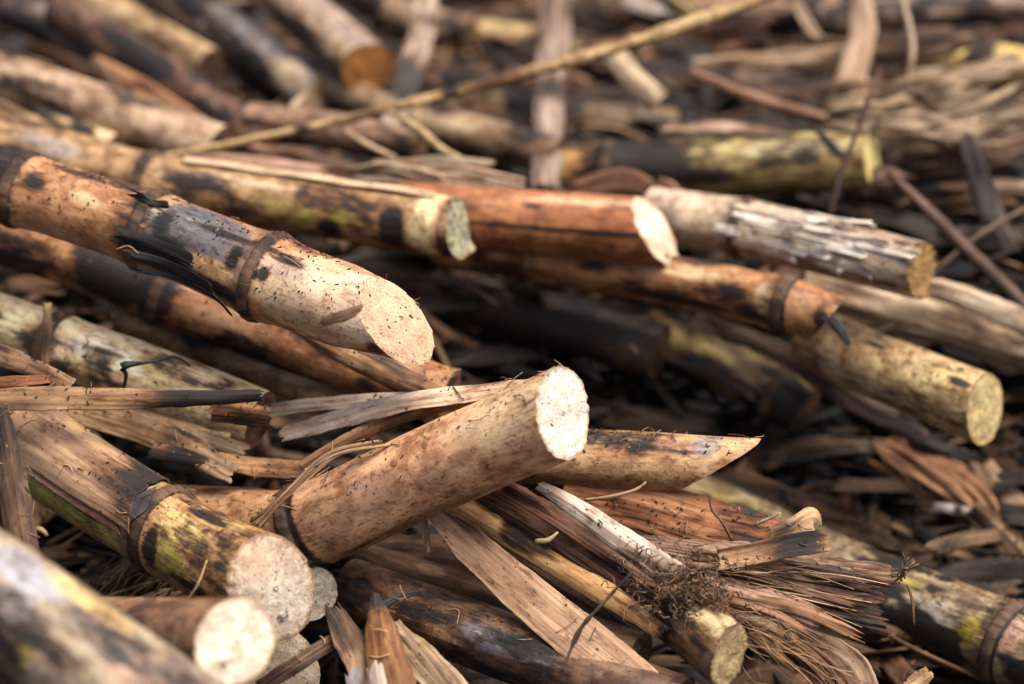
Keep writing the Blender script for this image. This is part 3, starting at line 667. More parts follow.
# ================================================================== blurred canes at the back
B = dict(step=.0025, seg=40, base=.24, soot=.22)
Cane('sugar_cane', 'blurred grey and tan cane ending in an orange brown oval cut', [(215, -70, 1.45), (290, 2, 1.40), (368, 68, 1.35)], (25, 25, 26), tint=(.46, .34, .22), tint2=(.24, .19, .17), end=(.35, -.50, .80), pith=((.44, .21, .06), (.36, .16, .045)), patches=[('char', 300, 30, 50, 8, .6), ((.56, .42, .24), 350, 60, 20, 18, .8)], **B)
Cane('sugar_cane', 'blurred bluish grey cane beside the orange cut one', [(130, -40, 1.5), (225, 30, 1.44), (322, 98, 1.38)], (22, 23, 24), tint=(.30, .26, .24), tint2=(.16, .15, .16), end=(.7, -.3, .6), pith=(LT, TAN), patches=[((.56, .44, .28), 300, 85, 24, 20, .9), ('char', 200, 15, 30, 14, .6)], **B)
Cane('sugar_cane', 'thick blurred tan cane at the far edge above the scorched one', [(-60, 62, 1.34), (40, 92, 1.30), (150, 128, 1.255), (220, 152, 1.23)], (25, 26, 27, 26), tint=(.48, .36, .24), tint2=(.30, .20, .13), patches=[((.58, .45, .32), 60, 85, 60, 10, .8), ('char', 60, 118, 60, 9, .5)], **B)
Cane('sugar_cane', 'charred blurred cane with brown flank crossing behind the thin diagonal stalk', [(60, 10, 1.42), (120, 50, 1.37), (190, 95, 1.32), (270, 150, 1.26)], (20, 22, 23, 22), tint=(.20, .11, .06), tint2=(.10, .06, .04), patches=[('char', 150, 60, 50, 12, 1.1), ('char', 215, 85, 30, 14, .9), ((.40, .22, .11), 190, 105, 40, 8, .9)], **B)
Cane('sugar_cane', 'blurred sooty cane in the far top corner', [(-60, -20, 1.5), (60, 30, 1.43), (160, 76, 1.37)], (18, 19, 18), tint=(.26, .21, .18), tint2=(.12, .1, .1), patches=[('char', 40, 30, 30, 16, .7)], **B)
Cane('sugar_cane', 'blurred golden tan cane running down from the far top edge', [(20, -50, 1.55), (110, 10, 1.48), (210, 66, 1.40)], (17, 18, 18), tint=(.52, .40, .23), tint2=(.36, .25, .14), **B)
Cane('sugar_cane', 'blurred pale pink tan cane near the far top edge', [(80, -60, 1.6), (160, 5, 1.52), (250, 60, 1.45)], (17, 18, 17), tint=(.55, .42, .30), tint2=(.38, .26, .18), **B)
Cane('sugar_cane', 'blurred yellow cane lying level between the two upright leaf strips', [(380, 20, 1.6), (470, 36, 1.55), (590, 52, 1.5)], (18, 19, 19), tint=(.52, .42, .20), tint2=(.34, .24, .11), **B)
Cane('sugar_cane', 'blurred brown cane below the level yellow one', [(340, 60, 1.55), (450, 78, 1.5), (570, 92, 1.46)], (16, 17, 17), tint=(.24, .15, .08), tint2=(.12, .07, .04), **B)
Cane('sugar_cane', 'blurred tan mottled cane just above the straw bundle', [(380, 118, 1.32), (460, 132, 1.29), (560, 158, 1.25)], (19, 20, 20), tint=(.42, .30, .18), tint2=(.24, .15, .08), patches=[((.54, .42, .26), 450, 122, 40, 8, .7)], **B)
Cane('sugar_cane', 'blurred dim olive cane at the very top edge', [(440, -12, 1.68), (540, 0, 1.64), (640, 16, 1.6)], (14, 15, 15), tint=(.22, .19, .10), tint2=(.11, .09, .05), **B)
Cane('sugar_cane', 'blurred cane black at one half and green yellow at the other, with a yellowish cut', [(540, 170, 1.27), (620, 168, 1.245), (740, 163, 1.22), (872, 158, 1.19)], (24, 26, 28, 28), tint=(.46, .40, .17), tint2=(.30, .22, .09), end=(.9, .05, .42), pith=((.66, .58, .28), (.5, .4, .16)), nodes=[(612, 168)],
    patches=[('char', 640, 160, 60, 40, .95), ('char', 590, 160, 12, 40, .5), ((.62, .36, .14), 584, 165, 16, 30, 1.), ((.62, .60, .36), 795, 148, 50, 9, 1.), ('char', 700, 178, 40, 10, .8), ((.34, .26, .07), 790, 178, 60, 10, .8), ((.5, .42, .16), 650, 152, 20, 6, .8)], **B)
Cane('sugar_cane', 'yellow blurred cane end with a dark ring poking in from the far edge', [(900, 55, 1.42), (990, 64, 1.39), (1080, 78, 1.37)], (19, 21, 22), tint=(.62, .48, .17), tint2=(.42, .30, .09), nodes=[(988, 64)], patches=[('char', 980, 60, 14, 40, .9), ((.30, .22, .12), 930, 60, 30, 30, .8)], **B)
Cane('sugar_cane', 'blurred grey brown cane low behind the diagonal stalk', [(250, 120, 1.27), (330, 130, 1.25), (420, 150, 1.22)], (18, 19, 19), tint=(.32, .2, .13), tint2=(.18, .11, .07), **B)
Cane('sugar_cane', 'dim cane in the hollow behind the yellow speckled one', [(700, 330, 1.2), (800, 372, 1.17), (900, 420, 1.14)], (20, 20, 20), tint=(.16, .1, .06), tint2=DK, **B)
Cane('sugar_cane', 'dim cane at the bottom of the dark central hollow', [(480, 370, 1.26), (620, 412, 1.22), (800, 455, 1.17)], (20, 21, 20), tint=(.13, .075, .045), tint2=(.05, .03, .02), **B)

# ================================================================== dry leaves and stalks
leaf('dry_leaf', 'flat tan leaf narrowing to a rolled black tip', [(-40, 398, .975), (60, 398, .965), (130, 398, .96), (190, 398, .955), (266, 395, .95)], (26, 26, 22, 15, 9), tint=(.40, .25, .13), tint2=(.24, .14, .08), arc=[.4, .5, 1.4, 2.4, 2.8], roll=[-25, -20, -15, 0, 0],
     char=[(.86, .24, 1.0), (.45, .06, .4)], step=.001)
leaf('dry_leaf', 'short orange brown sliver lying over the flat black tipped leaf', [(-30, 384, .965), (20, 381, .96), (57, 378, .958)], (14, 13, 9), tint=(.42, .20, .07), tint2=(.25, .11, .05), arc=.5, rag1=.004, step=.001, roll=-30)
leaf('dry_leaf', 'tan strip sloping down onto the flat black tipped leaf', [(-40, 344, 1.0), (20, 362, .985), (75, 388, .97)], (22, 20, 15), tint=(.44, .29, .16), tint2=(.25, .15, .09), arc=.8, step=.001)
leaf('dry_leaf', 'grey white curled leaf folded above the central cane', [(276, 436, .985), (340, 418, .965), (400, 402, .955), (470, 392, .953), (532, 384, .95)], (16, 21, 20, 19, 12), tint=(.56, .47, .38), tint2=(.38, .28, .21), arc=[.8, .9, 1.1, 1.3, 1.2], roll=[-32, -28, -28, -25, -20], rag0=.006, step=.001, m=28,
     colors=[(.85, .25, (.58, .40, .26))], char=[(.30, .05, .3)])
leaf('dry_leaf', 'brown blade curving along the upper side of the central cane', [(300, 470, .968), (350, 440, .962), (410, 414, .958), (470, 400, .955), (535, 388, .948)], (14, 17, 17, 14, 6), tint=(.40, .25, .14), tint2=(.22, .13, .075), arc=1.0, roll=[30, 25, 20, 10, 0], step=.001, char=[(.5, .1, .25)])
leaf('dry_leaf', 'pale grey strip behind the curled grey leaf', [(262, 410, 1.005), (340, 402, .995), (420, 396, .985)], (15, 15, 10), tint=(.50, .44, .36), tint2=(.34, .26, .2), arc=.6, roll=-20, step=.001)
leaf('dry_leaf', 'orange edged dark strip lying behind the ring of the central cane', [(150, 447, .99), (210, 458, .982), (270, 466, .978), (330, 470, .974)], (20, 22, 22, 16), tint=(.48, .28, .13), tint2=(.16, .09, .06), arc=1.3, roll=-25, char=[(.2, .22, .7), (.75, .2, .3)], step=.001)
leaf('dry_leaf', 'long tan leaf strip sloping behind the sheathed cane', [(60, 405, 1.01), (130, 425, 1.0), (190, 450, .985), (240, 478, .972)], (26, 30, 30, 18), tint=(.42, .28, .16), tint2=(.24, .15, .09), arc=.9, step=.001, rag1=.006)
leaf('dry_leaf', 'narrow tan strip above the long one behind the sheathed cane', [(120, 410, 1.01), (180, 428, 1.0), (250, 452, .985)], (18, 20, 14), tint=(.46, .33, .2), tint2=(.3, .19, .12), arc=.9, step=.001, roll=-10)
leaf('dry_leaf', 'crumpled orange brown scrap beside the curled grey leaf', [(205, 412, .985), (245, 415, .975), (282, 420, .97)], (18, 22, 16), tint=(.46, .24, .11), tint2=(.20, .10, .06), arc=1.6, roll=[-10, 20, -20], rag0=.006, rag1=.008, step=.001, wr=.001)
leaf('dry_leaf', 'broad flat tan strip slanting across the bottom', [(432, 512, .955), (470, 545, .948), (530, 598, .935), (600, 655, .92), (680, 722, .905)], (14, 36, 46, 50, 50), tint=(.46, .30, .185), tint2=(.33, .20, .125), arc=.25, roll=[-5, -6, -6, -5, 0], rough=.1, step=.0009, m=48, rag0=.003, wr=.0003)
leaf('dry_leaf', 'golden yellow rounded stalk strip with a blackened tip', [(440, 492, .97), (520, 540, .952), (600, 590, .938), (668, 636, .925)], (24, 26, 25, 14), tint=(.74, .48, .22), tint2=(.56, .33, .14), arc=1.5, char=[(1.0, .06, 1.0)], step=.0009, m=32, wr=.0002)
leaf('dry_leaf', 'slim dark strip lying under the golden one', [(460, 520, .975), (560, 580, .955), (650, 640, .94)], (24, 26, 20), tint=(.22, .13, .07), tint2=(.1, .06, .04), arc=1.0, step=.001)
leaf('dry_leaf', 'whitish splintered strip with a narrow raised point', [(536, 484, .935), (570, 504, .93), (610, 532, .928), (650, 560, .926), (690, 588, .926)], (8, 18, 24, 30, 30), tint=(.58, .49, .40), tint2=(.36, .26, .19), arc=1.2, roll=[0, 0, 5, 0, -10], rag1=.012, comb=.004, step=.0009, m=32, char=[(.35, .05, .35), (.75, .1, .3)], wr=.00035)
leaf('dry_leaf', 'dark red brown torn sheath under the whitish splinter', [(470, 480, .965), (540, 520, .948), (600, 560, .94), (680, 612, .935)], (30, 40, 46, 40), tint=(.26, .13, .075), tint2=(.12, .065, .045), arc=1.0, roll=12, rag1=.02, comb=.006, step=.001, m=40, char=[(.45, .2, .25)], wr=.0008)
leaf('dry_leaf', 'orange red sheath sweeping away under the pointed cane', [(560, 490, .985), (640, 505, .97), (720, 528, .955), (800, 546, .945)], (40, 52, 58, 42), tint=(.52, .27, .13), tint2=(.36, .17, .08), arc=1.3, roll=-8, step=.001, m=40, wr=.0006, char=[(.35, .1, .2)])
leaf('dry_leaf', 'dark rolled edge of sheath standing up at the end of the orange one', [(716, 562, .935), (750, 556, .932), (790, 547, .93), (832, 541, .928)], (22, 24, 26, 24), tint=(.42, .26, .15), tint2=(.24, .14, .08), arc=-1.2, roll=-20, char=[(.72, .28, .85)], step=.001, m=24)
leaf('dry_leaf', 'small curled tan scrap on the ridge of torn sheath', [(768, 538, .945), (792, 530, .944), (812, 518, .948), (822, 528, .955)], (16, 22, 24, 14), tint=(.54, .38, .22), tint2=(.4, .25, .14), arc=1.5, roll=[0, 0, -20, -50], step=.001)
leaf('dry_leaf', 'pointed upright orange brown leaf at the bottom edge', [(375, 590, .915), (380, 630, .905), (392, 684, .895), (404, 730, .89)], (4, 34, 46, 50), tint=(.34, .17, .065), tint2=(.20, .095, .045), arc=1.0, roll=8, char=[(0, .2, .9)], step=.001, m=32)
leaf('dry_leaf', 'brown leaf with a black needle tip beside the pointed orange one', [(327, 598, .92), (350, 640, .91), (372, 690, .90), (384, 740, .895)], (14, 32, 30, 30), tint=(.30, .19, .11), tint2=(.18, .11, .07), arc=.7, roll=-20, rag0=.008, step=.001, m=28)
leaf('dry_leaf', 'pale grey stub of leaf in front of the brown needle tipped one', [(372, 656, .895), (376, 690, .89), (380, 730, .885)], (18, 24, 26), tint=(.46, .39, .34), tint2=(.26, .2, .17), arc=1.2, roll=10, rag0=.008, step=.001)
leaf('dry_leaf', 'dark grey stub of leaf at the bottom edge next to the pale one', [(352, 664, .90), (356, 690, .895), (362, 730, .89)], (16, 18, 18), tint=(.24, .21, .21), tint2=(.1, .08, .08), arc=1.2, roll=-20, rag0=.006, step=.001)
leaf('dry_leaf', 'striped grey tan leaf with a raised pale rib', [(392, 622, .925), (420, 655, .915), (456, 700, .905), (480, 740, .90)], (14, 34, 42, 44), tint=(.42, .31, .19), tint2=(.2, .13, .08), arc=.6, roll=-15, step=.001, m=32, wr=.0008)
leaf('dry_leaf', 'black split strip curling over between the bottom leaves', [(362, 640, .92), (384, 606, .918), (412, 594, .925), (430, 596, .935)], (8, 9, 6, 2), rag1=.01, tint=(.05, .045, .045), tint2=CH, arc=1.4, char=[(.5, 1, .8)], step=.001)
leaf('dry_leaf', 'dark strip reaching from the grey cane end to the bottom leaves', [(258, 690, .915), (300, 662, .91), (345, 634, .915)], (14, 17, 15), tint=(.20, .12, .08), tint2=(.08, .05, .035), arc=.9, step=.001)
leaf('dry_leaf', 'upright brown leaf blade at the near side of the sheathed cane', [(-2, 405, .93), (6, 450, .92), (14, 500, .91), (24, 560, .90)], (16, 26, 32, 34), tint=(.16, .09, .045), tint2=(.06, .035, .024), arc=1.4, roll=[20, 15, 10, 10], step=.001, char=[(.3, .1, .45), (.6, .3, .3)], m=28)
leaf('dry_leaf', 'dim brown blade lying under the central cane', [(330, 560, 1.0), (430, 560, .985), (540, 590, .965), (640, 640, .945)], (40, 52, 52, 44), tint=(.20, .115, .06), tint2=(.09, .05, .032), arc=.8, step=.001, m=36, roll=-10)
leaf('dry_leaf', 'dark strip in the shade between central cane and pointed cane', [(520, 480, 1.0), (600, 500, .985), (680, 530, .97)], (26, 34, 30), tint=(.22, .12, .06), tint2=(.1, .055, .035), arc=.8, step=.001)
leaf('dry_leaf', 'thin straw coloured strip hanging under the central cane', [(424, 515, .955), (426, 535, .953), (428, 556, .952)], (5, 6, 5), tint=(.45, .3, .17), tint2=(.3, .2, .1), arc=.8, step=.001)

# fan of torn sheath, with all its splinters and fibres as one thing
def px_jit(p, sx, sy, sd):
    return (p[0] + RNG.normal(0, sx), p[1] + RNG.normal(0, sy), p[2] + RNG.normal(0, sd))

bag = Bag()
def sheet(pts, w, tint, tint2, ch=0., **k):
    V, F, rest, sf, qf = leaf_geo(pts, w, **k)
    bag.add(V, F, rest, tint, tint2, ch * np.exp(-((sf - .85) / .3) ** 2))
sheet([(620, 546, .95), (700, 560, .945), (800, 581, .945), (908, 604, .952)], (30, 44, 62, 74), (.25, .145, .092), (.085, .05, .035), .5, arc=.9, rag1=.012, comb=.005, step=.001, m=60, wr=.0014, roll=-8)
sheet([(690, 552, .942), (780, 560, .938), (904, 578, .945)], (14, 22, 22), (.42, .28, .18), (.2, .12, .08), .4, arc=1.2, rag1=.008, step=.001, m=20, roll=-12, wr=.001)
for k in range(7):
    t = k / 6.
    y0 = 552 + 26 * t; y1 = 574 + 50 * t; x1 = 900 - 20 * t + RNG.normal(0, 8); x0 = 680 + RNG.uniform(-30, 80)
    pts = [(x0, y0, .942), ((x0 * .6 + x1 * .4), y0 * .6 + y1 * .4 + RNG.normal(0, 3), .938), (x1, y1, .944 + RNG.normal(0, .002))]
    c = RNG.uniform(.5, 1.1); base = np.array([.26, .15, .095]) if RNG.random() < .6 else np.array([.42, .27, .17])
    sheet(pts, (5, RNG.uniform(8, 18), 9), base * c, base * c * .45, .5, roll=[RNG.uniform(-30, 30), RNG.uniform(-20, 20), RNG.uniform(-30, 30)], arc=RNG.uniform(.3, 1.4), rag1=.016, comb=.006, step=.0014, m=16, wr=.001)
for k in range(30):
    t = RNG.random(); x0 = RNG.uniform(680, 790); x1 = x0 + RNG.uniform(30, 110)
    y0 = 552 + 30 * t + (x0 - 680) * .16; y1 = y0 + (x1 - x0) * (.06 + .30 * t) + RNG.normal(0, 5)
    V, F, rest, sf = tube_geo([P(x0, y0, .938), P((x0 + x1) / 2, (y0 + y1) / 2 + RNG.normal(0, 5), .932 + RNG.normal(0, .003)), P(x1, y1, .936)], RNG.uniform(.00008, .00024), seg=4, step=.003)
    c = RNG.uniform(.5, 1.3); bag.add(V, F, rest, np.array([.50, .35, .21]) * c, np.array([.3, .18, .1]) * c)
bag.build('torn_sheath', 'dark brown fan of torn sheath, splintered lengthwise, in front of the mossy cane', 'leaf')
bag = Bag()
sheet([(640, 572, .948), (730, 602, .940), (800, 634, .936), (856, 668, .938)], (40, 58, 62, 50), (.26, .14, .08), (.10, .055, .038), .4, arc=.8, rag1=.024, comb=.014, step=.001, m=60, wr=.0016, roll=10)
sheet([(700, 583, .936), (770, 602, .930), (846, 632, .932)], (18, 30, 18), (.42, .27, .19), (.24, .135, .095), .1, arc=1.2, rag1=.016, comb=.006, step=.001, m=30, roll=-5, wr=.0014)
sheet([(740, 620, .936), (790, 646, .930), (830, 680, .93), (850, 720, .93)], (16, 26, 30, 24), (.34, .19, .11), (.16, .09, .055), .1, arc=.8, rag1=.02, comb=.01, step=.001, m=30, roll=25, wr=.0014)
for k in range(9):
    t = k / 8.
    x1 = 872 - 100 * t + RNG.normal(0, 14); y1 = 648 + 46 * t
    pts = [(700 + RNG.normal(0, 16), 590 + 24 * t, .934), (765 + RNG.normal(0, 8), 610 + 34 * t + RNG.normal(0, 5), .928), (x1, y1, .930 + RNG.normal(0, .004))]
    c = RNG.uniform(.5, 1.15); base = np.array([.30, .16, .085]) if RNG.random() < .7 else np.array([.45, .30, .19])
    sheet(pts, (5, RNG.uniform(8, 18), 7), base * c, base * c * .45, .3, roll=[RNG.uniform(-40, 40), RNG.uniform(-20, 20), RNG.uniform(-50, 50)], arc=RNG.uniform(.3, 1.4), rag1=.022, comb=.008, step=.0014, m=14, wr=.001)
for k in range(46):
    t = RNG.random(); x0 = RNG.uniform(680, 820); x1 = x0 + RNG.uniform(20, 110)
    y0 = 590 + 34 * t + (x0 - 680) * .30; y1 = y0 + (x1 - x0) * RNG.uniform(.1, .9)
    V, F, rest, sf = tube_geo([P(x0, y0, .928), P(x0 * .6 + x1 * .4, y0 * .6 + y1 * .4 + RNG.normal(0, 6), .921 + RNG.normal(0, .004)), P(x0 * .25 + x1 * .75, y0 * .25 + y1 * .75 + RNG.normal(0, 6), .921 + RNG.normal(0, .004)), P(x1, y1, .928 + RNG.normal(0, .004))], RNG.uniform(.00008, .00022), seg=4, step=.003)
    c = RNG.uniform(.4, 1.3); bag.add(V, F, rest, np.array([.48, .30, .17]) * c, np.array([.28, .15, .08]) * c)
bag.build('torn_sheath', 'reddish brown frayed sheath with loose bristling fibres at the bottom edge', 'leaf')
leaf('dry_leaf', 'plain pale tan blade end among the frayed fibres at the bottom', [(800, 640, .95), (840, 665, .945), (856, 690, .94), (866, 730, .935)], (30, 46, 50, 50), tint=(.44, .30, .20), tint2=(.34, .22, .14), arc=.4, step=.001, roll=20)

# curly root tuft
bag = Bag()
for k in range(430):
    a = RNG.normal(0, 1, 3); a = a / np.linalg.norm(a) * RNG.random() ** .55 * (1 + .35 * RNG.normal())
    c = np.array([694 + a[0] * 66, 590 + a[1] * 46 + a[0] * 14, .925 - abs(a[2]) * .014])
    d = RNG.normal(0, 1, 3); d = d / np.linalg.norm(d); pts = []
    ln = RNG.uniform(8, 26); cur = RNG.normal(0, .7, 3)
    for i in range(6):
        pts.append(P(*(c + np.array([d[0], d[1], d[2] * .00035]) * ln * (i / 5. - .5) )))
        d = d + np.cross(cur, d) * .55; d = d / np.linalg.norm(d)
        c = c + RNG.normal(0, 1.2, 3) * np.array([1, 1, .0004])
    V, F, rest, sf = tube_geo(pts, RNG.uniform(.00012, .00036), seg=4, step=.0022)
    q = RNG.uniform(.35, 1.25); bag.add(V, F, rest, np.array([.30, .19, .115]) * q, np.array([.16, .095, .055]) * q)
bag.build('root_tuft', 'matted brown tuft of curly rootlets beside the cream flaked block', 'roots')

# fine straw under the sheathed cane
bag = Bag()
for k in range(110):
    t = RNG.random(); x0 = 90 + 95 * t + RNG.normal(0, 8); y0 = 600 + 30 * t + RNG.normal(0, 8)
    x1 = x0 + RNG.uniform(40, 95); y1 = y0 - RNG.uniform(25, 60)
    V, F, rest, sf = tube_geo([P(x0, y0, .985), P((x0 + x1) / 2 - 4, (y0 + y1) / 2 - RNG.uniform(2, 9), .98 + RNG.normal(0, .006)), P(x1, y1, .99)], RNG.uniform(.0002, .0007), seg=5, step=.004)
    c = RNG.uniform(.3, 1.2); bag.add(V, F, rest, np.array([.40, .27, .14]) * c, np.array([.2, .12, .06]) * c)
for k in range(7):
    pts = [(105 + 14 * k, 640 - 2 * k, .985), (140 + 13 * k, 606 - 2 * k, .975), (185 + 10 * k, 588 - k, .985)]
    V, F, rest, sf, qf = leaf_geo(pts, (12, 16, 10), roll=RNG.uniform(-20, 20), arc=1.0, rag1=.01, step=.002, m=10)
    c = RNG.uniform(.5, 1.0); bag.add(V, F, rest, np.array([.42, .30, .18]) * c, np.array([.2, .13, .08]) * c)
bag.build('straw_tuft', 'tuft of fine dry straw in the gap under the sheathed cane', 'straw')

# fibres over the ring of the central cane
bag = Bag()
for k in range(15):
    t = RNG.random()
    pts = [(256 + RNG.normal(0, 3), 524 + RNG.normal(0, 3), .942), (286 + 3 * t, 490 + 7 * t, .936), (326 + 5 * t, 455 + 6 * t + RNG.normal(0, 2), .938), (372 + RNG.normal(0, 14), 440 + 5 * t, .944)]
    V, F, rest, sf = tube_geo([P(*p) for p in pts], RNG.uniform(.0002, .0007), seg=5, step=.002)
    c = RNG.uniform(.5, 1.25); bag.add(V, F, rest, np.array([.40, .26, .14]) * c, np.array([.2, .12, .07]) * c)
bag.build('fibre_strand', 'loose brown strand of fibres crossing the ring of the central cane', 'fibre')

# far filler canes and leaves of the packed heap behind
FB = [
 ('blurred thin brown cane wedged beneath the thick far tan one', [(-40, 112, 1.31), (80, 150, 1.27), (160, 176, 1.23)], 15, (.24, .14, .08), (.12, .07, .04)),
 ('blurred pale cane end with a yellowish tip behind the scorched cane', [(40, 120, 1.27), (80, 134, 1.25), (114, 148, 1.235)], 14, (.62, .50, .28), (.46, .36, .22)),
 ('blurred reddish cane under the charred one', [(110, 110, 1.36), (200, 146, 1.30), (300, 178, 1.24)], 17, (.36, .19, .10), (.2, .1, .055)),
 ('blurred dark cane filling in between the sooty and the golden far ones', [(0, -20, 1.58), (90, 24, 1.50), (180, 64, 1.44)], 15, (.14, .10, .08), (.07, .05, .045)),
 ('blurred tan cane close under the oval orange cut', [(280, 60, 1.42), (350, 92, 1.37), (420, 122, 1.33)], 16, (.44, .31, .2), (.26, .17, .1)),
 ('blurred dull brown cane at the top edge between orange cut and upright strip', [(330, -20, 1.6), (400, 14, 1.55), (470, 34, 1.52)], 16, (.36, .25, .15), (.2, .13, .08)),
 ('blurred olive brown cane level behind the long pinkish strip', [(480, 100, 1.42), (570, 116, 1.38), (680, 126, 1.36)], 17, (.24, .17, .08), (.12, .08, .045)),
 ('dim level cane in the black gap under the golden diagonal stalk', [(560, 66, 1.5), (660, 76, 1.47), (800, 92, 1.43)], 17, (.17, .1, .06), (.08, .05, .03)),
 ('blurred brown cane at the top edge behind the orange curled blade', [(620, 6, 1.55), (720, 14, 1.52), (840, 10, 1.5)], 18, (.36, .22, .13), (.2, .12, .07)),
 ('blurred grey tan cane at the top edge behind the frayed blade', [(820, 20, 1.5), (920, 12, 1.48), (1080, 0, 1.46)], 18, (.34, .26, .19), (.2, .14, .1)),
 ('blurred brown cane showing below the broad level blade', [(900, 190, 1.26), (980, 196, 1.24), (1080, 200, 1.23)], 18, (.22, .14, .09), (.11, .07, .045)),
 ('blurred dark brown cane far behind the drooping blade', [(860, 225, 1.25), (960, 240, 1.23), (1080, 262, 1.21)], 17, (.15, .09, .06), (.08, .05, .03)),
]
for lb, pts, w_, c1, c2 in FB:
    Cane('sugar_cane', lb, pts, (w_,) * 3, tint=c1, tint2=c2, step=.0025, seg=32, soot=.5)
FL = [
 ('blurred orange brown blade lying along the charred far cane', [(85, 52, 1.34), (150, 92, 1.30), (240, 148, 1.24)], (10, 20, 14), (.42, .23, .11), (.25, .13, .07)),
 ('thin blurred pale blade crossing the thick far tan cane', [(84, 50, 1.30), (120, 90, 1.27), (150, 140, 1.24), (205, 150, 1.22)], (6, 9, 9, 6), (.50, .37, .22), (.34, .24, .14)),
 ('blurred curved tan blade hooked under the bluish grey cane', [(318, 88, 1.30), (300, 104, 1.28), (276, 128, 1.26)], (8, 14, 9), (.48, .36, .24), (.32, .23, .15)),
 ('blurred dusty pink blade under the long diagonal stalk', [(150, 168, 1.19), (240, 166, 1.18), (350, 176, 1.17)], (14, 24, 16), (.44, .28, .20), (.28, .17, .11)),
 ('blurred pinkish brown blade above the mottled green cane', [(230, 150, 1.22), (300, 160, 1.20), (380, 182, 1.18)], (16, 26, 18), (.38, .23, .16), (.22, .13, .09)),
 ('blurred straw blade along the far edge above the scorched cane', [(-40, 88, 1.24), (30, 120, 1.21), (90, 150, 1.19)], (10, 16, 10), (.56, .43, .25), (.38, .27, .15)),
 ('blurred yellow pale blade at the top edge over the diagonal stalk', [(660, -20, 1.34), (694, 4, 1.33), (716, 16, 1.33)], (26, 34, 20), (.66, .56, .26), (.5, .4, .2)),
 ('blurred grey white blade at the top edge before the yellow one', [(610, -4, 1.37), (650, 10, 1.36), (690, 24, 1.36)], (10, 14, 8), (.56, .52, .46), (.38, .33, .28)),
 ('blurred dark brown blade hanging in the gap behind the frayed white cane', [(560, 196, 1.18), (620, 182, 1.17), (672, 206, 1.16)], (14, 30, 22), (.28, .14, .08), (.14, .07, .045)),
 ('blurred orange torn blade close behind the cut of the red split cane', [(636, 178, 1.17), (664, 190, 1.165), (690, 214, 1.16)], (10, 22, 12), (.40, .22, .12), (.2, .11, .06)),
 ('blurred tan blade slanting over the far green yellow cane', [(650, 128, 1.22), (740, 128, 1.21), (830, 150, 1.2)], (8, 14, 8), (.46, .33, .23), (.3, .2, .14)),
 ('blurred brown blade hanging beneath the yellowish cut', [(850, 196, 1.19), (880, 176, 1.18), (930, 186, 1.18)], (10, 22, 14), (.22, .14, .1), (.12, .075, .05)),
 ('blurred tan shred at the top edge beside the curved upright blade', [(790, -10, 1.38), (812, 30, 1.36), (838, 54, 1.35)], (8, 10, 6), (.42, .3, .2), (.26, .18, .12)),
 ('blurred pale shred on the far edge near the drooping blade', [(1000, 186, 1.2), (1020, 190, 1.2), (1060, 186, 1.2)], (8, 12, 12), (.58, .5, .4), (.4, .32, .25)),
]
for lb, pts, w_, c1, c2 in FL:
    leaf('dry_leaf', lb, pts, w_, tint=c1, tint2=c2, arc=1.0, step=.003, m=16, rag0=.014, rag1=.016, comb=.008, wr=.001, roll=RNG.uniform(-20, 20))

bag = Bag()
for k in range(64):
    x0 = RNG.uniform(800, 920); y0 = RNG.uniform(92, 150); x1 = x0 + RNG.uniform(50, 170); y1 = y0 + (x1 - x0) * RNG.uniform(-.32, .18)
    d0 = np.interp(y0, [30, 150], [1.33, 1.21]) + RNG.normal(0, .02)
    c = RNG.uniform(.45, 1.2); base = np.array([.46, .34, .22]) if RNG.random() < .6 else np.array([.30, .19, .12])
    V, F, rest, sf, qf = leaf_geo([(x0, y0, d0), ((x0 + x1) / 2, (y0 + y1) / 2 + RNG.normal(0, 6), d0 - .015), (x1, y1, d0 - .005)], (5, RNG.uniform(8, 22), 7), roll=[RNG.uniform(-50, 50), RNG.uniform(-20, 20), RNG.uniform(-50, 50)], arc=RNG.uniform(.3, 1.4), rag0=.015, rag1=.02, comb=.01, step=.003, m=10, wr=.001)
    bag.add(V, F, rest, base * c, base * c * .5, .2)
bag.build('torn_husk', 'large blurred heap of shredded tan husk piled behind the yellowish cut', 'husk')

# far and blurred leaves
leaf('dry_leaf', 'long blurred pinkish grey upright strip', [(556, -40, 1.36), (553, 40, 1.32), (549, 110, 1.27), (545, 190, 1.22)], (36, 34, 31, 30), tint=(.36, .27, .21), tint2=(.20, .145, .12), arc=.7, step=.003, wr=.001, char=[(.55, .08, .6), (.2, .1, .4), (.8, .06, .3)])
leaf('dry_leaf', 'blurred dark streaked upright strip crossing the diagonal stalk', [(432, -40, 1.38), (422, 30, 1.34), (408, 80, 1.30), (385, 150, 1.26)], (22, 25, 26, 24), tint=(.46, .36, .26), tint2=(.24, .18, .15), arc=.9, step=.003, char=[(.65, .18, .8), (.3, .06, .5)])
leaf('dry_leaf', 'curved blurred tan blade standing up behind the thin dark twig', [(858, -20, 1.34), (862, 25, 1.32), (852, 70, 1.30), (836, 120, 1.29)], (14, 28, 30, 26), tint=(.46, .33, .23), tint2=(.34, .23, .15), arc=.8, step=.003, roll=10)
straw('straw_stalk', 'long thin golden stalk lying diagonally across the back', [(160, 158, 1.19), (290, 132, 1.185), (400, 106, 1.185), (500, 80, 1.19), (640, 40, 1.2), (790, -12, 1.22)], (3.2, 4.5, 5.2, 6.6, 6.8, 6.2), tint=(.50, .36, .18), tint2=(.26, .16, .08), cat='stalk', jit=.35, char=[(.22, .015, .9), (.45, .015, .9), (.33, .08, .45), (.52, .09, .5), (.72, .05, .35)])
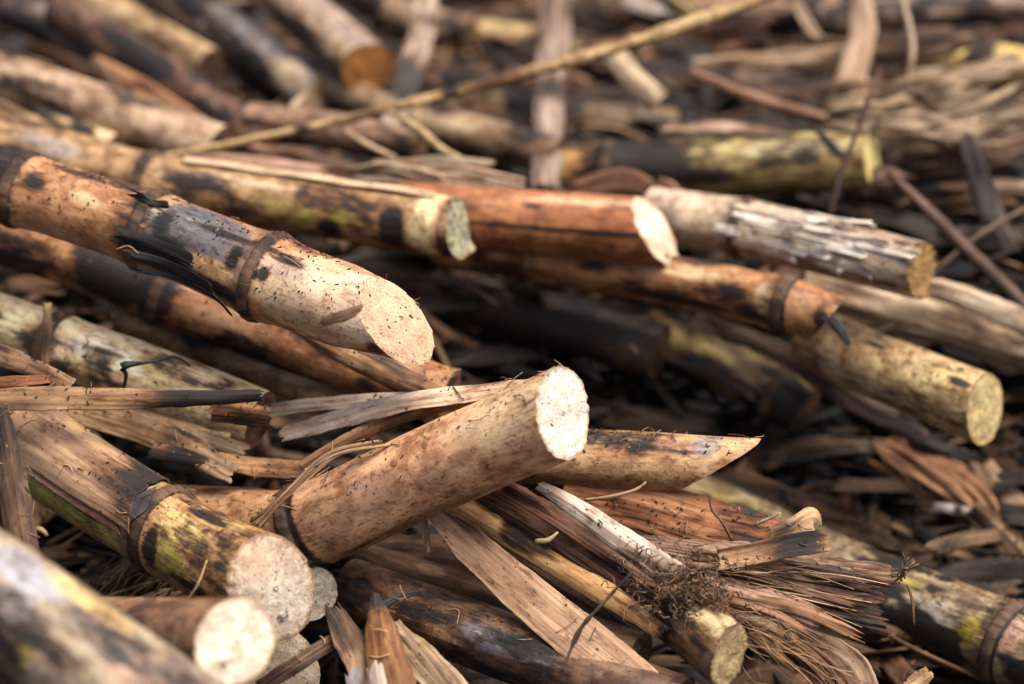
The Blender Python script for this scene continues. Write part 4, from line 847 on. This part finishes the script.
straw('twig', 'small pale twig crossing just below the diagonal stalk', [(388, 110, 1.17), (420, 130, 1.165), (440, 148, 1.16), (462, 160, 1.155)], (2.5, 4, 4, 3), tint=(.52, .39, .22), tint2=(.38, .26, .14), cat='twig')
straw('twig', 'short pale twig poking from the straw bundle', [(345, 131, 1.18), (370, 146, 1.17), (395, 158, 1.165)], (2.5, 3, 3), tint=(.45, .34, .22), tint2=(.33, .22, .13), cat='twig')
bag = Bag()
for k in range(34):
    t = RNG.random(); x0 = 345 + 80 * RNG.random(); y0 = 162 + 24 * t; x1 = x0 + RNG.uniform(60, 130); y1 = y0 + (x1 - x0) * RNG.uniform(-.02, .22)
    if k % 2:
        V, F, rest, sf, qf = leaf_geo([(x0, y0, 1.14), ((x0 + x1) / 2, (y0 + y1) / 2 - 4, 1.13), (x1, y1, 1.135)], (5, 11, 6), roll=RNG.uniform(-30, 30), arc=1.2, rag1=.008, rag0=.006, step=.003, m=8)
    else:
        V, F, rest, sf = tube_geo([P(x0, y0, 1.14), P((x0 + x1) / 2, (y0 + y1) / 2 - 6, 1.125), P(x1, y1, 1.13)], RNG.uniform(.0005, .0014), seg=6, step=.004)
    c = RNG.uniform(.6, 1.25); base = np.array([.52, .40, .27]) if RNG.random() < .6 else np.array([.40, .27, .19])
    bag.add(V, F, rest, base * c, base * c * .6)
bag.build('straw_tuft', 'loose bundle of pale straw lying on the red split cane and the mottled one', 'straw')
leaf('dry_leaf', 'blurred orange brown curled blade near the far top edge', [(690, 48, 1.36), (740, 32, 1.34), (800, 40, 1.33)], (30, 44, 30), tint=(.32, .17, .09), tint2=(.17, .085, .05), arc=.8, rag0=.02, rag1=.02, comb=.01, wr=.0015, m=30, step=.003)
leaf('dry_leaf', 'blurred pale blade under the orange curled one', [(690, 66, 1.34), (780, 58, 1.33), (850, 52, 1.34)], (14, 18, 14), tint=(.46, .34, .22), tint2=(.3, .2, .13), arc=.9, step=.003)
leaf('dry_leaf', 'short blurred pale stub hanging below the diagonal stalk', [(612, 52, 1.28), (634, 80, 1.26), (662, 104, 1.25)], (24, 26, 24), tint=(.50, .40, .26), tint2=(.34, .25, .16), arc=1.6, step=.003, char=[(.9, .12, .4)])
straw('straw_stalk', 'thin blurred brown stalk bridging the dark gap at the back', [(690, 72, 1.28), (760, 100, 1.26), (830, 120, 1.25), (880, 140, 1.24)], (5, 6, 6, 5), tint=(.34, .2, .13), tint2=(.2, .11, .07), cat='stalk')
straw('twig', 'thin crooked dark red twig standing in front of the green yellow cane', [(880, 70, 1.16), (868, 100, 1.15), (858, 130, 1.145), (842, 170, 1.14), (830, 215, 1.135)], (2.2, 3, 2.6, 3, 2.4), tint=(.13, .06, .045), tint2=(.06, .03, .025), cat='twig')
straw('twig', 'short dark twig joining the crooked red one', [(815, 128, 1.16), (832, 146, 1.15), (846, 160, 1.145)], (3, 4, 3), tint=(.08, .05, .05), tint2=CH, cat='twig')
straw('straw_stalk', 'pale blurred straw hanging across the torn leaves at the far side', [(900, -10, 1.28), (912, 40, 1.27), (910, 80, 1.265), (918, 110, 1.26)], (3, 3, 3, 2.5), tint=(.42, .33, .24), tint2=(.3, .22, .15), cat='stalk')
leaf('dry_leaf', 'broad blurred tan blade lying level behind the yellowish cut', [(840, 116, 1.27), (920, 112, 1.26), (1000, 118, 1.25), (1080, 128, 1.25)], (40, 48, 46, 40), tint=(.36, .26, .18), tint2=(.19, .13, .09), arc=1.2, step=.003, m=36, wr=.0022, rag0=.03, comb=.014)
leaf('dry_leaf', 'blurred brown blade beneath the broad level one', [(880, 168, 1.24), (950, 158, 1.23), (1010, 140, 1.23), (1080, 130, 1.23)], (26, 40, 40, 36), tint=(.27, .17, .11), tint2=(.13, .08, .055), arc=1.0, step=.003, m=30, wr=.002, rag0=.02, comb=.01)
leaf('dry_leaf', 'frayed blurred blade above the broad level one', [(850, 50, 1.36), (920, 45, 1.34), (1000, 30, 1.33)], (26, 34, 22), tint=(.44, .33, .22), tint2=(.25, .17, .12), arc=1.2, rag1=.03, rag0=.02, comb=.01, step=.003)
leaf('dry_leaf', 'thin torn blurred blade with an upturned end near the yellow cane end', [(890, 78, 1.31), (950, 74, 1.30), (975, 80, 1.30)], (12, 16, 14), tint=(.44, .33, .23), tint2=(.26, .18, .12), arc=1.2, rag1=.02, comb=.008, step=.003)
leaf('dry_leaf', 'dark blurred blade drooping at the far side', [(962, 125, 1.17), (975, 170, 1.16), (992, 215, 1.15), (1016, 270, 1.14)], (14, 26, 26, 16), tint=(.10, .075, .065), tint2=(.05, .038, .034), arc=.8, roll=[0, 30, -20, 10], rag0=.012, rag1=.015, comb=.006, step=.002)
straw('straw_stalk', 'brown blurred stalk slanting down beside the frayed white cane end', [(888, 172, 1.16), (930, 212, 1.14), (980, 262, 1.12), (1050, 330, 1.10)], (4, 6, 7, 7), tint=(.14, .085, .06), tint2=(.07, .045, .033), cat='stalk')
straw('straw_stalk', 'thin grey stalk crossing the slanting brown one', [(930, 275, 1.13), (980, 235, 1.125), (1050, 195, 1.13)], (2, 3, 3), tint=(.16, .11, .08), tint2=(.09, .06, .045), cat='stalk')
leaf('dry_stalk', 'fibrous tan stalk running out beyond the yellow speckled cane', [(800, 286, 1.15), (880, 305, 1.13), (960, 328, 1.115), (1080, 366, 1.09)], (38, 42, 46, 48), tint=(.46, .36, .25), tint2=(.28, .20, .13), arc=2.6, step=.0015, m=40, cat='stalk', wr=.001, char=[(.85, .12, .3)])
leaf('dry_leaf', 'pale ribbed strip lying on top of the fibrous tan stalk', [(900, 282, 1.11), (960, 296, 1.10), (1060, 336, 1.08)], (16, 24, 26), tint=(.52, .42, .30), tint2=(.34, .25, .17), arc=1.0, step=.0015)
leaf('dry_leaf', 'black pointed shred between the tapered tip and the yellow speckled cane', [(826, 312, 1.045), (842, 332, 1.04), (850, 350, 1.04)], (14, 10, 3), tint=(.07, .065, .075), tint2=CH, arc=1.4, step=.001, char=[(.5, 1., .55)])
leaf('dry_leaf', 'dark brown strip slung under the yellow speckled cane', [(690, 320, 1.15), (780, 352, 1.12), (850, 402, 1.10), (930, 440, 1.09)], (18, 20, 20, 12), tint=(.22, .14, .1), tint2=(.1, .06, .05), arc=1., step=.002)
# lower far side: folded brown leaves in the hollow
leaf('dry_leaf', 'folded orange brown leaf below the yellow speckled cane', [(870, 436, 1.12), (920, 470, 1.10), (965, 500, 1.09), (1010, 560, 1.07)], (40, 56, 50, 34), tint=(.36, .20, .10), tint2=(.18, .09, .045), arc=.5, step=.002, m=36, roll=[-30, -10, 15, 30], rag0=.02, rag1=.03, comb=.012, wr=.0016, char=[(.2, .15, .4)])
leaf('dry_leaf', 'tan leaf edge running down to the far bottom side', [(960, 500, 1.08), (1000, 535, 1.07), (1060, 600, 1.05)], (20, 30, 30), rag0=.012, comb=.006, wr=.001, tint=(.44, .31, .18), tint2=(.26, .16, .085), arc=.7, step=.002, roll=20)
leaf('dry_leaf', 'pinkish tan leaf by the far edge under the fibrous stalk', [(975, 455, 1.10), (1000, 490, 1.09), (1040, 530, 1.08)], (24, 34, 34), rag0=.01, comb=.006, wr=.0012, tint=(.30, .20, .13), tint2=(.24, .15, .1), arc=.8, step=.002, roll=-20, char=[(.45, .1, .7)])
leaf('dry_leaf', 'steep brown leaf in the gap above the mossy cane', [(925, 490, 1.12), (950, 540, 1.10), (978, 598, 1.08)], (20, 26, 24), tint=(.30, .18, .1), tint2=(.16, .09, .055), arc=1.1, step=.002)
leaf('dry_leaf', 'narrow brown leaf leaning over the mossy cane', [(890, 470, 1.15), (905, 520, 1.13), (935, 575, 1.11)], (14, 20, 16), tint=(.22, .13, .08), tint2=(.1, .06, .04), arc=1.1, step=.002)
leaf('dry_leaf', 'grey brown leaf lying level beyond the mossy cane', [(960, 596, 1.05), (1000, 586, 1.05), (1070, 570, 1.05)], (12, 20, 24), tint=(.3, .22, .16), tint2=(.16, .11, .08), arc=.9, step=.002)
leaf('dry_leaf', 'dim orange leaf in the hollow beyond the torn sheath', [(788, 540, 1.16), (815, 510, 1.15), (850, 480, 1.15)], (22, 30, 20), tint=(.38, .2, .1), tint2=(.2, .1, .05), arc=.9, step=.002)
leaf('dry_leaf', 'dim brown leaf standing under the tip of the pointed cane', [(720, 530, 1.12), (735, 490, 1.13), (765, 450, 1.15)], (18, 24, 20), tint=(.3, .17, .1), tint2=(.16, .09, .05), arc=.9, step=.002)
leaf('dry_leaf', 'white flecked scrap resting on the folded orange brown leaf', [(928, 506, 1.085), (950, 508, 1.08), (978, 512, 1.08)], (7, 8, 6), tint=(.6, .55, .5), tint2=(.3, .27, .25), arc=1., rag0=.006, rag1=.006, step=.001, char=[(.6, .1, .7)])
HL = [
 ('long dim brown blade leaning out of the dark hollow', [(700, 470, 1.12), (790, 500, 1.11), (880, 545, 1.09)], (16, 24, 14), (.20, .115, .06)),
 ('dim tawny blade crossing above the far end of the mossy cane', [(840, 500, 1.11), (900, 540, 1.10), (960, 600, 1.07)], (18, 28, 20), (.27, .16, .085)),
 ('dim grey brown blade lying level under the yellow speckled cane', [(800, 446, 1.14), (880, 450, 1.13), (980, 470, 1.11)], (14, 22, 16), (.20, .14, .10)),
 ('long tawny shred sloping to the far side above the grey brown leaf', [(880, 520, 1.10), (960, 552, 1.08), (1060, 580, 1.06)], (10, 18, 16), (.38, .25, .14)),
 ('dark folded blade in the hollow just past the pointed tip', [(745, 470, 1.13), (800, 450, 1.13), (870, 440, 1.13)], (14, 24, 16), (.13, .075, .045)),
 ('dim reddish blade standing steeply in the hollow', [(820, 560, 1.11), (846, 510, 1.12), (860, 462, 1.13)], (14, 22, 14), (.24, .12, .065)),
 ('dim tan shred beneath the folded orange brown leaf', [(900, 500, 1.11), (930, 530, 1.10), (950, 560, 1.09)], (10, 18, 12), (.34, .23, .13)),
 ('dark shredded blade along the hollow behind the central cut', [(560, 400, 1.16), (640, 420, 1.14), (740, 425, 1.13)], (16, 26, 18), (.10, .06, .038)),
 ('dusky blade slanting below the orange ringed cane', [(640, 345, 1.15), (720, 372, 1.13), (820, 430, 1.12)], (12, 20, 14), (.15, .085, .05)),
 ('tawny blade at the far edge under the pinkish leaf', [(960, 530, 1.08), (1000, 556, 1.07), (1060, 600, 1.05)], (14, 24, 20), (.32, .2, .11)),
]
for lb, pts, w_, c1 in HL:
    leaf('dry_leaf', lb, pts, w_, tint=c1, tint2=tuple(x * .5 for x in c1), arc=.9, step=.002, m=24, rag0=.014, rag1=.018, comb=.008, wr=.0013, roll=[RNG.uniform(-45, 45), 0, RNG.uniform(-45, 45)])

# small straws and curls in focus
straw('twig', 'thin dark twig crossing the broad tan strip', [(632, 572, .92), (606, 600, .917), (580, 630, .915), (562, 672, .915)], (1.2, 1.8, 2.4, 1.4), tint=(.14, .09, .06), tint2=CH, jit=.6, cat='twig', char=[(.6, .3, .5)])
straw('fibre_strand', 'pale curl of fibre lying on the dark strip', [(536, 541, .943), (548, 540, .94), (558, 532, .94)], (2.4, 2.6, 1.2), tint=(.66, .52, .33), tint2=(.5, .38, .22), cat='fibre')
straw('fibre_strand', 'thin straw bending up from the whitish splinter', [(585, 500, .94), (610, 497, .935), (635, 490, .932), (646, 482, .932)], (1.8, 2, 1.6, 1), tint=(.46, .32, .2), tint2=(.3, .2, .12), cat='fibre')
straw('fibre_strand', 'straw coloured bristle on the ridge of torn sheath', [(755, 525, .935), (768, 519, .932), (781, 513, .93)], (1.6, 1.8, 1.2), tint=(.62, .48, .30), tint2=(.45, .33, .2), cat='fibre')
straw('fibre_strand', 'dark forked bristle standing on the orange red sheath', [(732, 540, .945), (722, 522, .94), (712, 510, .938), (709, 496, .937)], (1.6, 1.6, 1.3, .8), tint=(.2, .12, .08), tint2=DK, cat='fibre')
straw('fibre_strand', 'pale curled fibre beside the upright brown leaf', [(28, 540, .915), (34, 530, .912), (42, 530, .91), (47, 536, .91)], (3, 3.2, 3, 1.8), tint=(.55, .40, .22), tint2=(.4, .28, .15), cat='fibre')
straw('fibre_strand', 'fine bristle rising across the joint of the sheathed cane', [(186, 602, .91), (198, 584, .905), (207, 560, .905)], (1.2, 1.3, .8), tint=(.5, .36, .2), tint2=(.35, .24, .13), cat='fibre')
straw('fibre_strand', 'brown bristle hanging at the end of the torn fan', [(908, 585, .94), (912, 600, .94), (914, 625, .94)], (1.4, 1.6, 1.2), tint=(.2, .12, .06), tint2=DK, cat='fibre')
bag = Bag()
for k in range(9):
    V, F, rest, sf = tube_geo([P(900 + RNG.normal(0, 4), 578 + RNG.normal(0, 3), .943), P(906 + RNG.normal(0, 4), 570 + RNG.normal(0, 4), .94), P(908 + RNG.normal(0, 8), 562 + RNG.normal(0, 6), .938)], RNG.uniform(.0002, .0004), seg=4, step=.002)
    bag.add(V, F, rest, (.26, .18, .11), (.15, .1, .06))
bag.build('root_tuft', 'tiny tan tuft at the upper corner of the torn fan', 'roots')
leaf('wood_chip', 'pale chip of cane at the bottom edge beyond the frayed fibres', [(905, 690, .95), (922, 678, .95), (934, 668, .95)], (10, 14, 8), tint=(.58, .44, .26), tint2=(.42, .28, .15), arc=1.5, step=.001, cat='chip', th=.002)
straw('twig', 'black bent twig lying on the greenish white cane', [(124, 388, .985), (126, 374, .98), (123, 366, .978), (150, 362, .98), (175, 357, .985), (190, 366, .99)], (1.6, 2, 3.4, 1.6, 1.8, 1.), jit=.6, tint=(.06, .05, .05), tint2=CH, cat='twig', char=[(.5, 1, .7)])
leaf('dry_leaf', 'grey fibre strip standing at the joint of the greenish white cane', [(48, 300, 1.0), (46, 335, 1.0), (44, 372, 1.0)], (7, 9, 7), tint=(.4, .3, .15), tint2=(.2, .14, .08), arc=1., step=.002, char=[(.6, .3, .5)])
leaf('dry_leaf', 'brown chip of bark stuck on the pale slanting tip', [(320, 322, .902), (345, 315, .90), (367, 304, .902)], (8, 11, 3), tint=(.22, .13, .085), tint2=(.1, .06, .04), arc=.8, step=.001)
leaf('dry_leaf', 'tan split strip lying along the lower side of the orange and black cane', [(285, 318, 1.0), (340, 350, .995), (400, 378, .99), (450, 398, .985)], (16, 26, 28, 18), tint=(.46, .31, .16), tint2=(.28, .16, .08), arc=1.6, step=.001, char=[(.3, .1, .3)])

# ================================================================== litter that fills the heap (uncountable)
def dsurf(px, py):
    return np.interp(py, [-80, 0, 100, 200, 300, 411, 530, 684, 760], [1.62, 1.50, 1.33, 1.18, 1.12, 1.06, 1.02, .99, .97])
bag = Bag()
for k in range(4200):
    px = RNG.uniform(-260, 1284); py = RNG.uniform(-90, 780)
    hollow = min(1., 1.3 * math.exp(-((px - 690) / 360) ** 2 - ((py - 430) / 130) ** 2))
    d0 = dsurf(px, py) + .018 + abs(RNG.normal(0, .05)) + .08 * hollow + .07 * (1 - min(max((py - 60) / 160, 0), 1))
    c = P(px, py, d0)
    if c[2] < -.225: c[2] = -.225 + RNG.uniform(0, .02)
    yaw = RNG.normal(-.35, .75); L = RNG.uniform(.025, .13)
    dv = np.array([math.cos(yaw), math.sin(yaw), RNG.normal(0, .12)])
    bend = RNG.normal(0, .10) * L
    pts = [c - dv * L / 2, c + np.array([-dv[1], dv[0], 0]) * bend + np.array([0, 0, abs(bend) * .5]), c + dv * L / 2]
    nrm = np.array([RNG.normal(0, .5), RNG.normal(-.3, .5), 1.])
    if RNG.random() < .22:
        V, F, rest, sf = tube_geo(pts, RNG.uniform(.0003, .0011), seg=5, step=.008)
    else:
        w = RNG.uniform(.003, .016) * (1 - .45 * hollow)
        V, F, rest, sf, qf = leaf_geo(pts, (w * .7, w, w * .5), roll=[RNG.uniform(-50, 50), 0, RNG.uniform(-50, 50)], arc=RNG.uniform(.2, 1.6), rag1=.016, rag0=.014, comb=.006, step=.005, m=8, wr=.0009, world=True, normal=nrm / np.linalg.norm(nrm), seed=k)
    base = np.array([(.15, .08, .042), (.24, .125, .06), (.06, .036, .024), (.34, .22, .12), (.045, .028, .02)][RNG.choice(5, p=[.28, .14, .28, .08, .22])]) * RNG.uniform(.6, 1.2) * (1 - .70 * hollow)  # colour dimmed towards the hollow, painting in its shade
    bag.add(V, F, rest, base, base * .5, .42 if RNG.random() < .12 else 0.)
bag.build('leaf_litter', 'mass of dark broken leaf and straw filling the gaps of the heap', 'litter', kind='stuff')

# ash and crumbs lying on whatever is uppermost
def crumbs():
    bpy.context.view_layer.update()
    dg = bpy.context.evaluated_depsgraph_get()
    bag = Bag(); n = 0
    for k in range(5200):
        px = RNG.uniform(-40, 1064); py = RNG.uniform(150, 700)
        x, y, _ = P(px, py, .98 + (RNG.random() - .3) * .14)
        ok, loc, nrm, idx, ob, mx = SC.ray_cast(dg, Vector((x, y, .6)), Vector((0, 0, -1)))
        if not ok or loc.z < -.2: continue
        if vnoise(np.array([[loc.x * 70, loc.y * 70, loc.z * 70]]))[0] < RNG.uniform(.25, .75): continue
        nrm = np.array(nrm); loc = np.array(loc)
        if nrm[2] < 0: nrm = -nrm
        if nrm[2] < .25 or (ob.name.startswith('cut_face') and RNG.random() < .65): continue
        a = RNG.normal(0, 1, 3); a = unit(a - nrm * (a @ nrm)); b = np.cross(nrm, a)
        big = RNG.random() < .06
        L = RNG.uniform(.0004, .0022) * (1.8 if big else 1); w = RNG.uniform(.00012, .00042)
        h = .00012
        c = loc + nrm * h
        m_ = RNG.normal(0, .12)
        V = [c - a * L / 2 + b * w * .2, c - a * L / 4 - b * w, c + a * L / 3 - b * w * .8, c + a * L / 2, c + a * L / 4 + b * w, c - a * L / 3 + b * w * .8]
        V = np.array(V); V = np.vstack([V + nrm * .0002 * RNG.uniform(.4, 1.5, (6, 1)), V - nrm * .0002])
        F = [[0, 1, 2, 3, 4, 5], [11, 10, 9, 8, 7, 6]] + [[i, i + 6, (i + 1) % 6 + 6, (i + 1) % 6] for i in range(6)]
        F = [F[0], F[1]] + [f[::-1] for f in F[2:]]
        if RNG.random() < .86: t = np.array([.018, .015, .014]) * RNG.uniform(.6, 2.2)
        else: t = np.array([.45, .33, .2]) * RNG.uniform(.5, 1.2)
        bag.add(V, F, V * 1., t, t * .7); n += 1
    fib = Bag()
    for k in range(620):
        px = RNG.uniform(-20, 1044); py = RNG.uniform(360, 700)
        x, y, _ = P(px, py, .955 + RNG.normal(0, .04))
        ok, loc, nrm, idx, ob, mx = SC.ray_cast(dg, Vector((x, y, .6)), Vector((0, 0, -1)))
        if not ok or loc.z < -.17: continue
        nrm = np.array(nrm); loc = np.array(loc)
        if nrm[2] < .2 or ob.name.startswith('cut_face'): continue
        if ob.parent is not None and RNG.random() < .55: continue
        a = RNG.normal(0, 1, 3); a = unit(a - nrm * (a @ nrm)); b = np.cross(nrm, a); L = RNG.uniform(.002, .011)
        r_ = RNG.uniform(.00008, .0003); lift = RNG.uniform(.0002, .002)
        pts = [loc - a * L / 2 + nrm * r_, loc + b * RNG.normal(0, .2) * L + nrm * (r_ + lift * .6), loc + a * L / 2 + nrm * (r_ + lift)]
        V, F, rest, sf = tube_geo(pts, r_, seg=4, step=.0015)
        c = RNG.uniform(.3, 1.2); fib.add(V, F, rest, np.array([.46, .31, .18]) * c, np.array([.25, .15, .09]) * c)
    fib.build('loose_fibres', 'fine loose fibres and splinters strewn over the near part of the heap', 'fibres', kind='stuff')
    bag.build('ash_crumbs', 'scattered black ash flecks and crumbs lying on the canes', 'ash', kind='stuff')
crumbs()

# ================================================================== daylight
w = bpy.data.worlds.new("World"); SC.world = w; w.use_nodes = True
nt = w.node_tree; bg = nt.nodes['Background']
sky = nt.nodes.new('ShaderNodeTexSky'); sky.sky_type = 'NISHITA'; sky.sun_disc = False
sd = np.array([.36, -.14, .92]); sd /= np.linalg.norm(sd)
el = math.asin(sd[2]); az = math.atan2(sd[0], sd[1])
sky.sun_elevation = el; sky.sun_rotation = az; sky.air_density = .7; sky.dust_density = 5.; sky.ozone_density = .6
nt.links.new(sky.outputs[0], bg.inputs[0]); bg.inputs[1].default_value = .06
sl = bpy.data.lights.new('sun', 'SUN'); sl.energy = 2.5; sl.angle = math.radians(50); sl.color = (1, .935, .85)
so = bpy.data.objects.new('sun', sl); COL.objects.link(so)
so.rotation_euler = Vector(sd).to_track_quat('Z', 'Y').to_euler(); so.location = (0, .8, 2)
vs = SC.view_settings; vs.view_transform = 'Standard'; vs.look = 'None'; vs.gamma = 1; vs.use_curve_mapping = False
vs.exposure = 1.55
SC.render.engine = 'CYCLES'
SC.cycles.use_denoising = True
SC.cycles.max_bounces = 6; SC.cycles.diffuse_bounces = 3; SC.cycles.use_adaptive_sampling = True; SC.cycles.adaptive_threshold = .01
SC.render.resolution_x = 1024; SC.render.resolution_y = 684
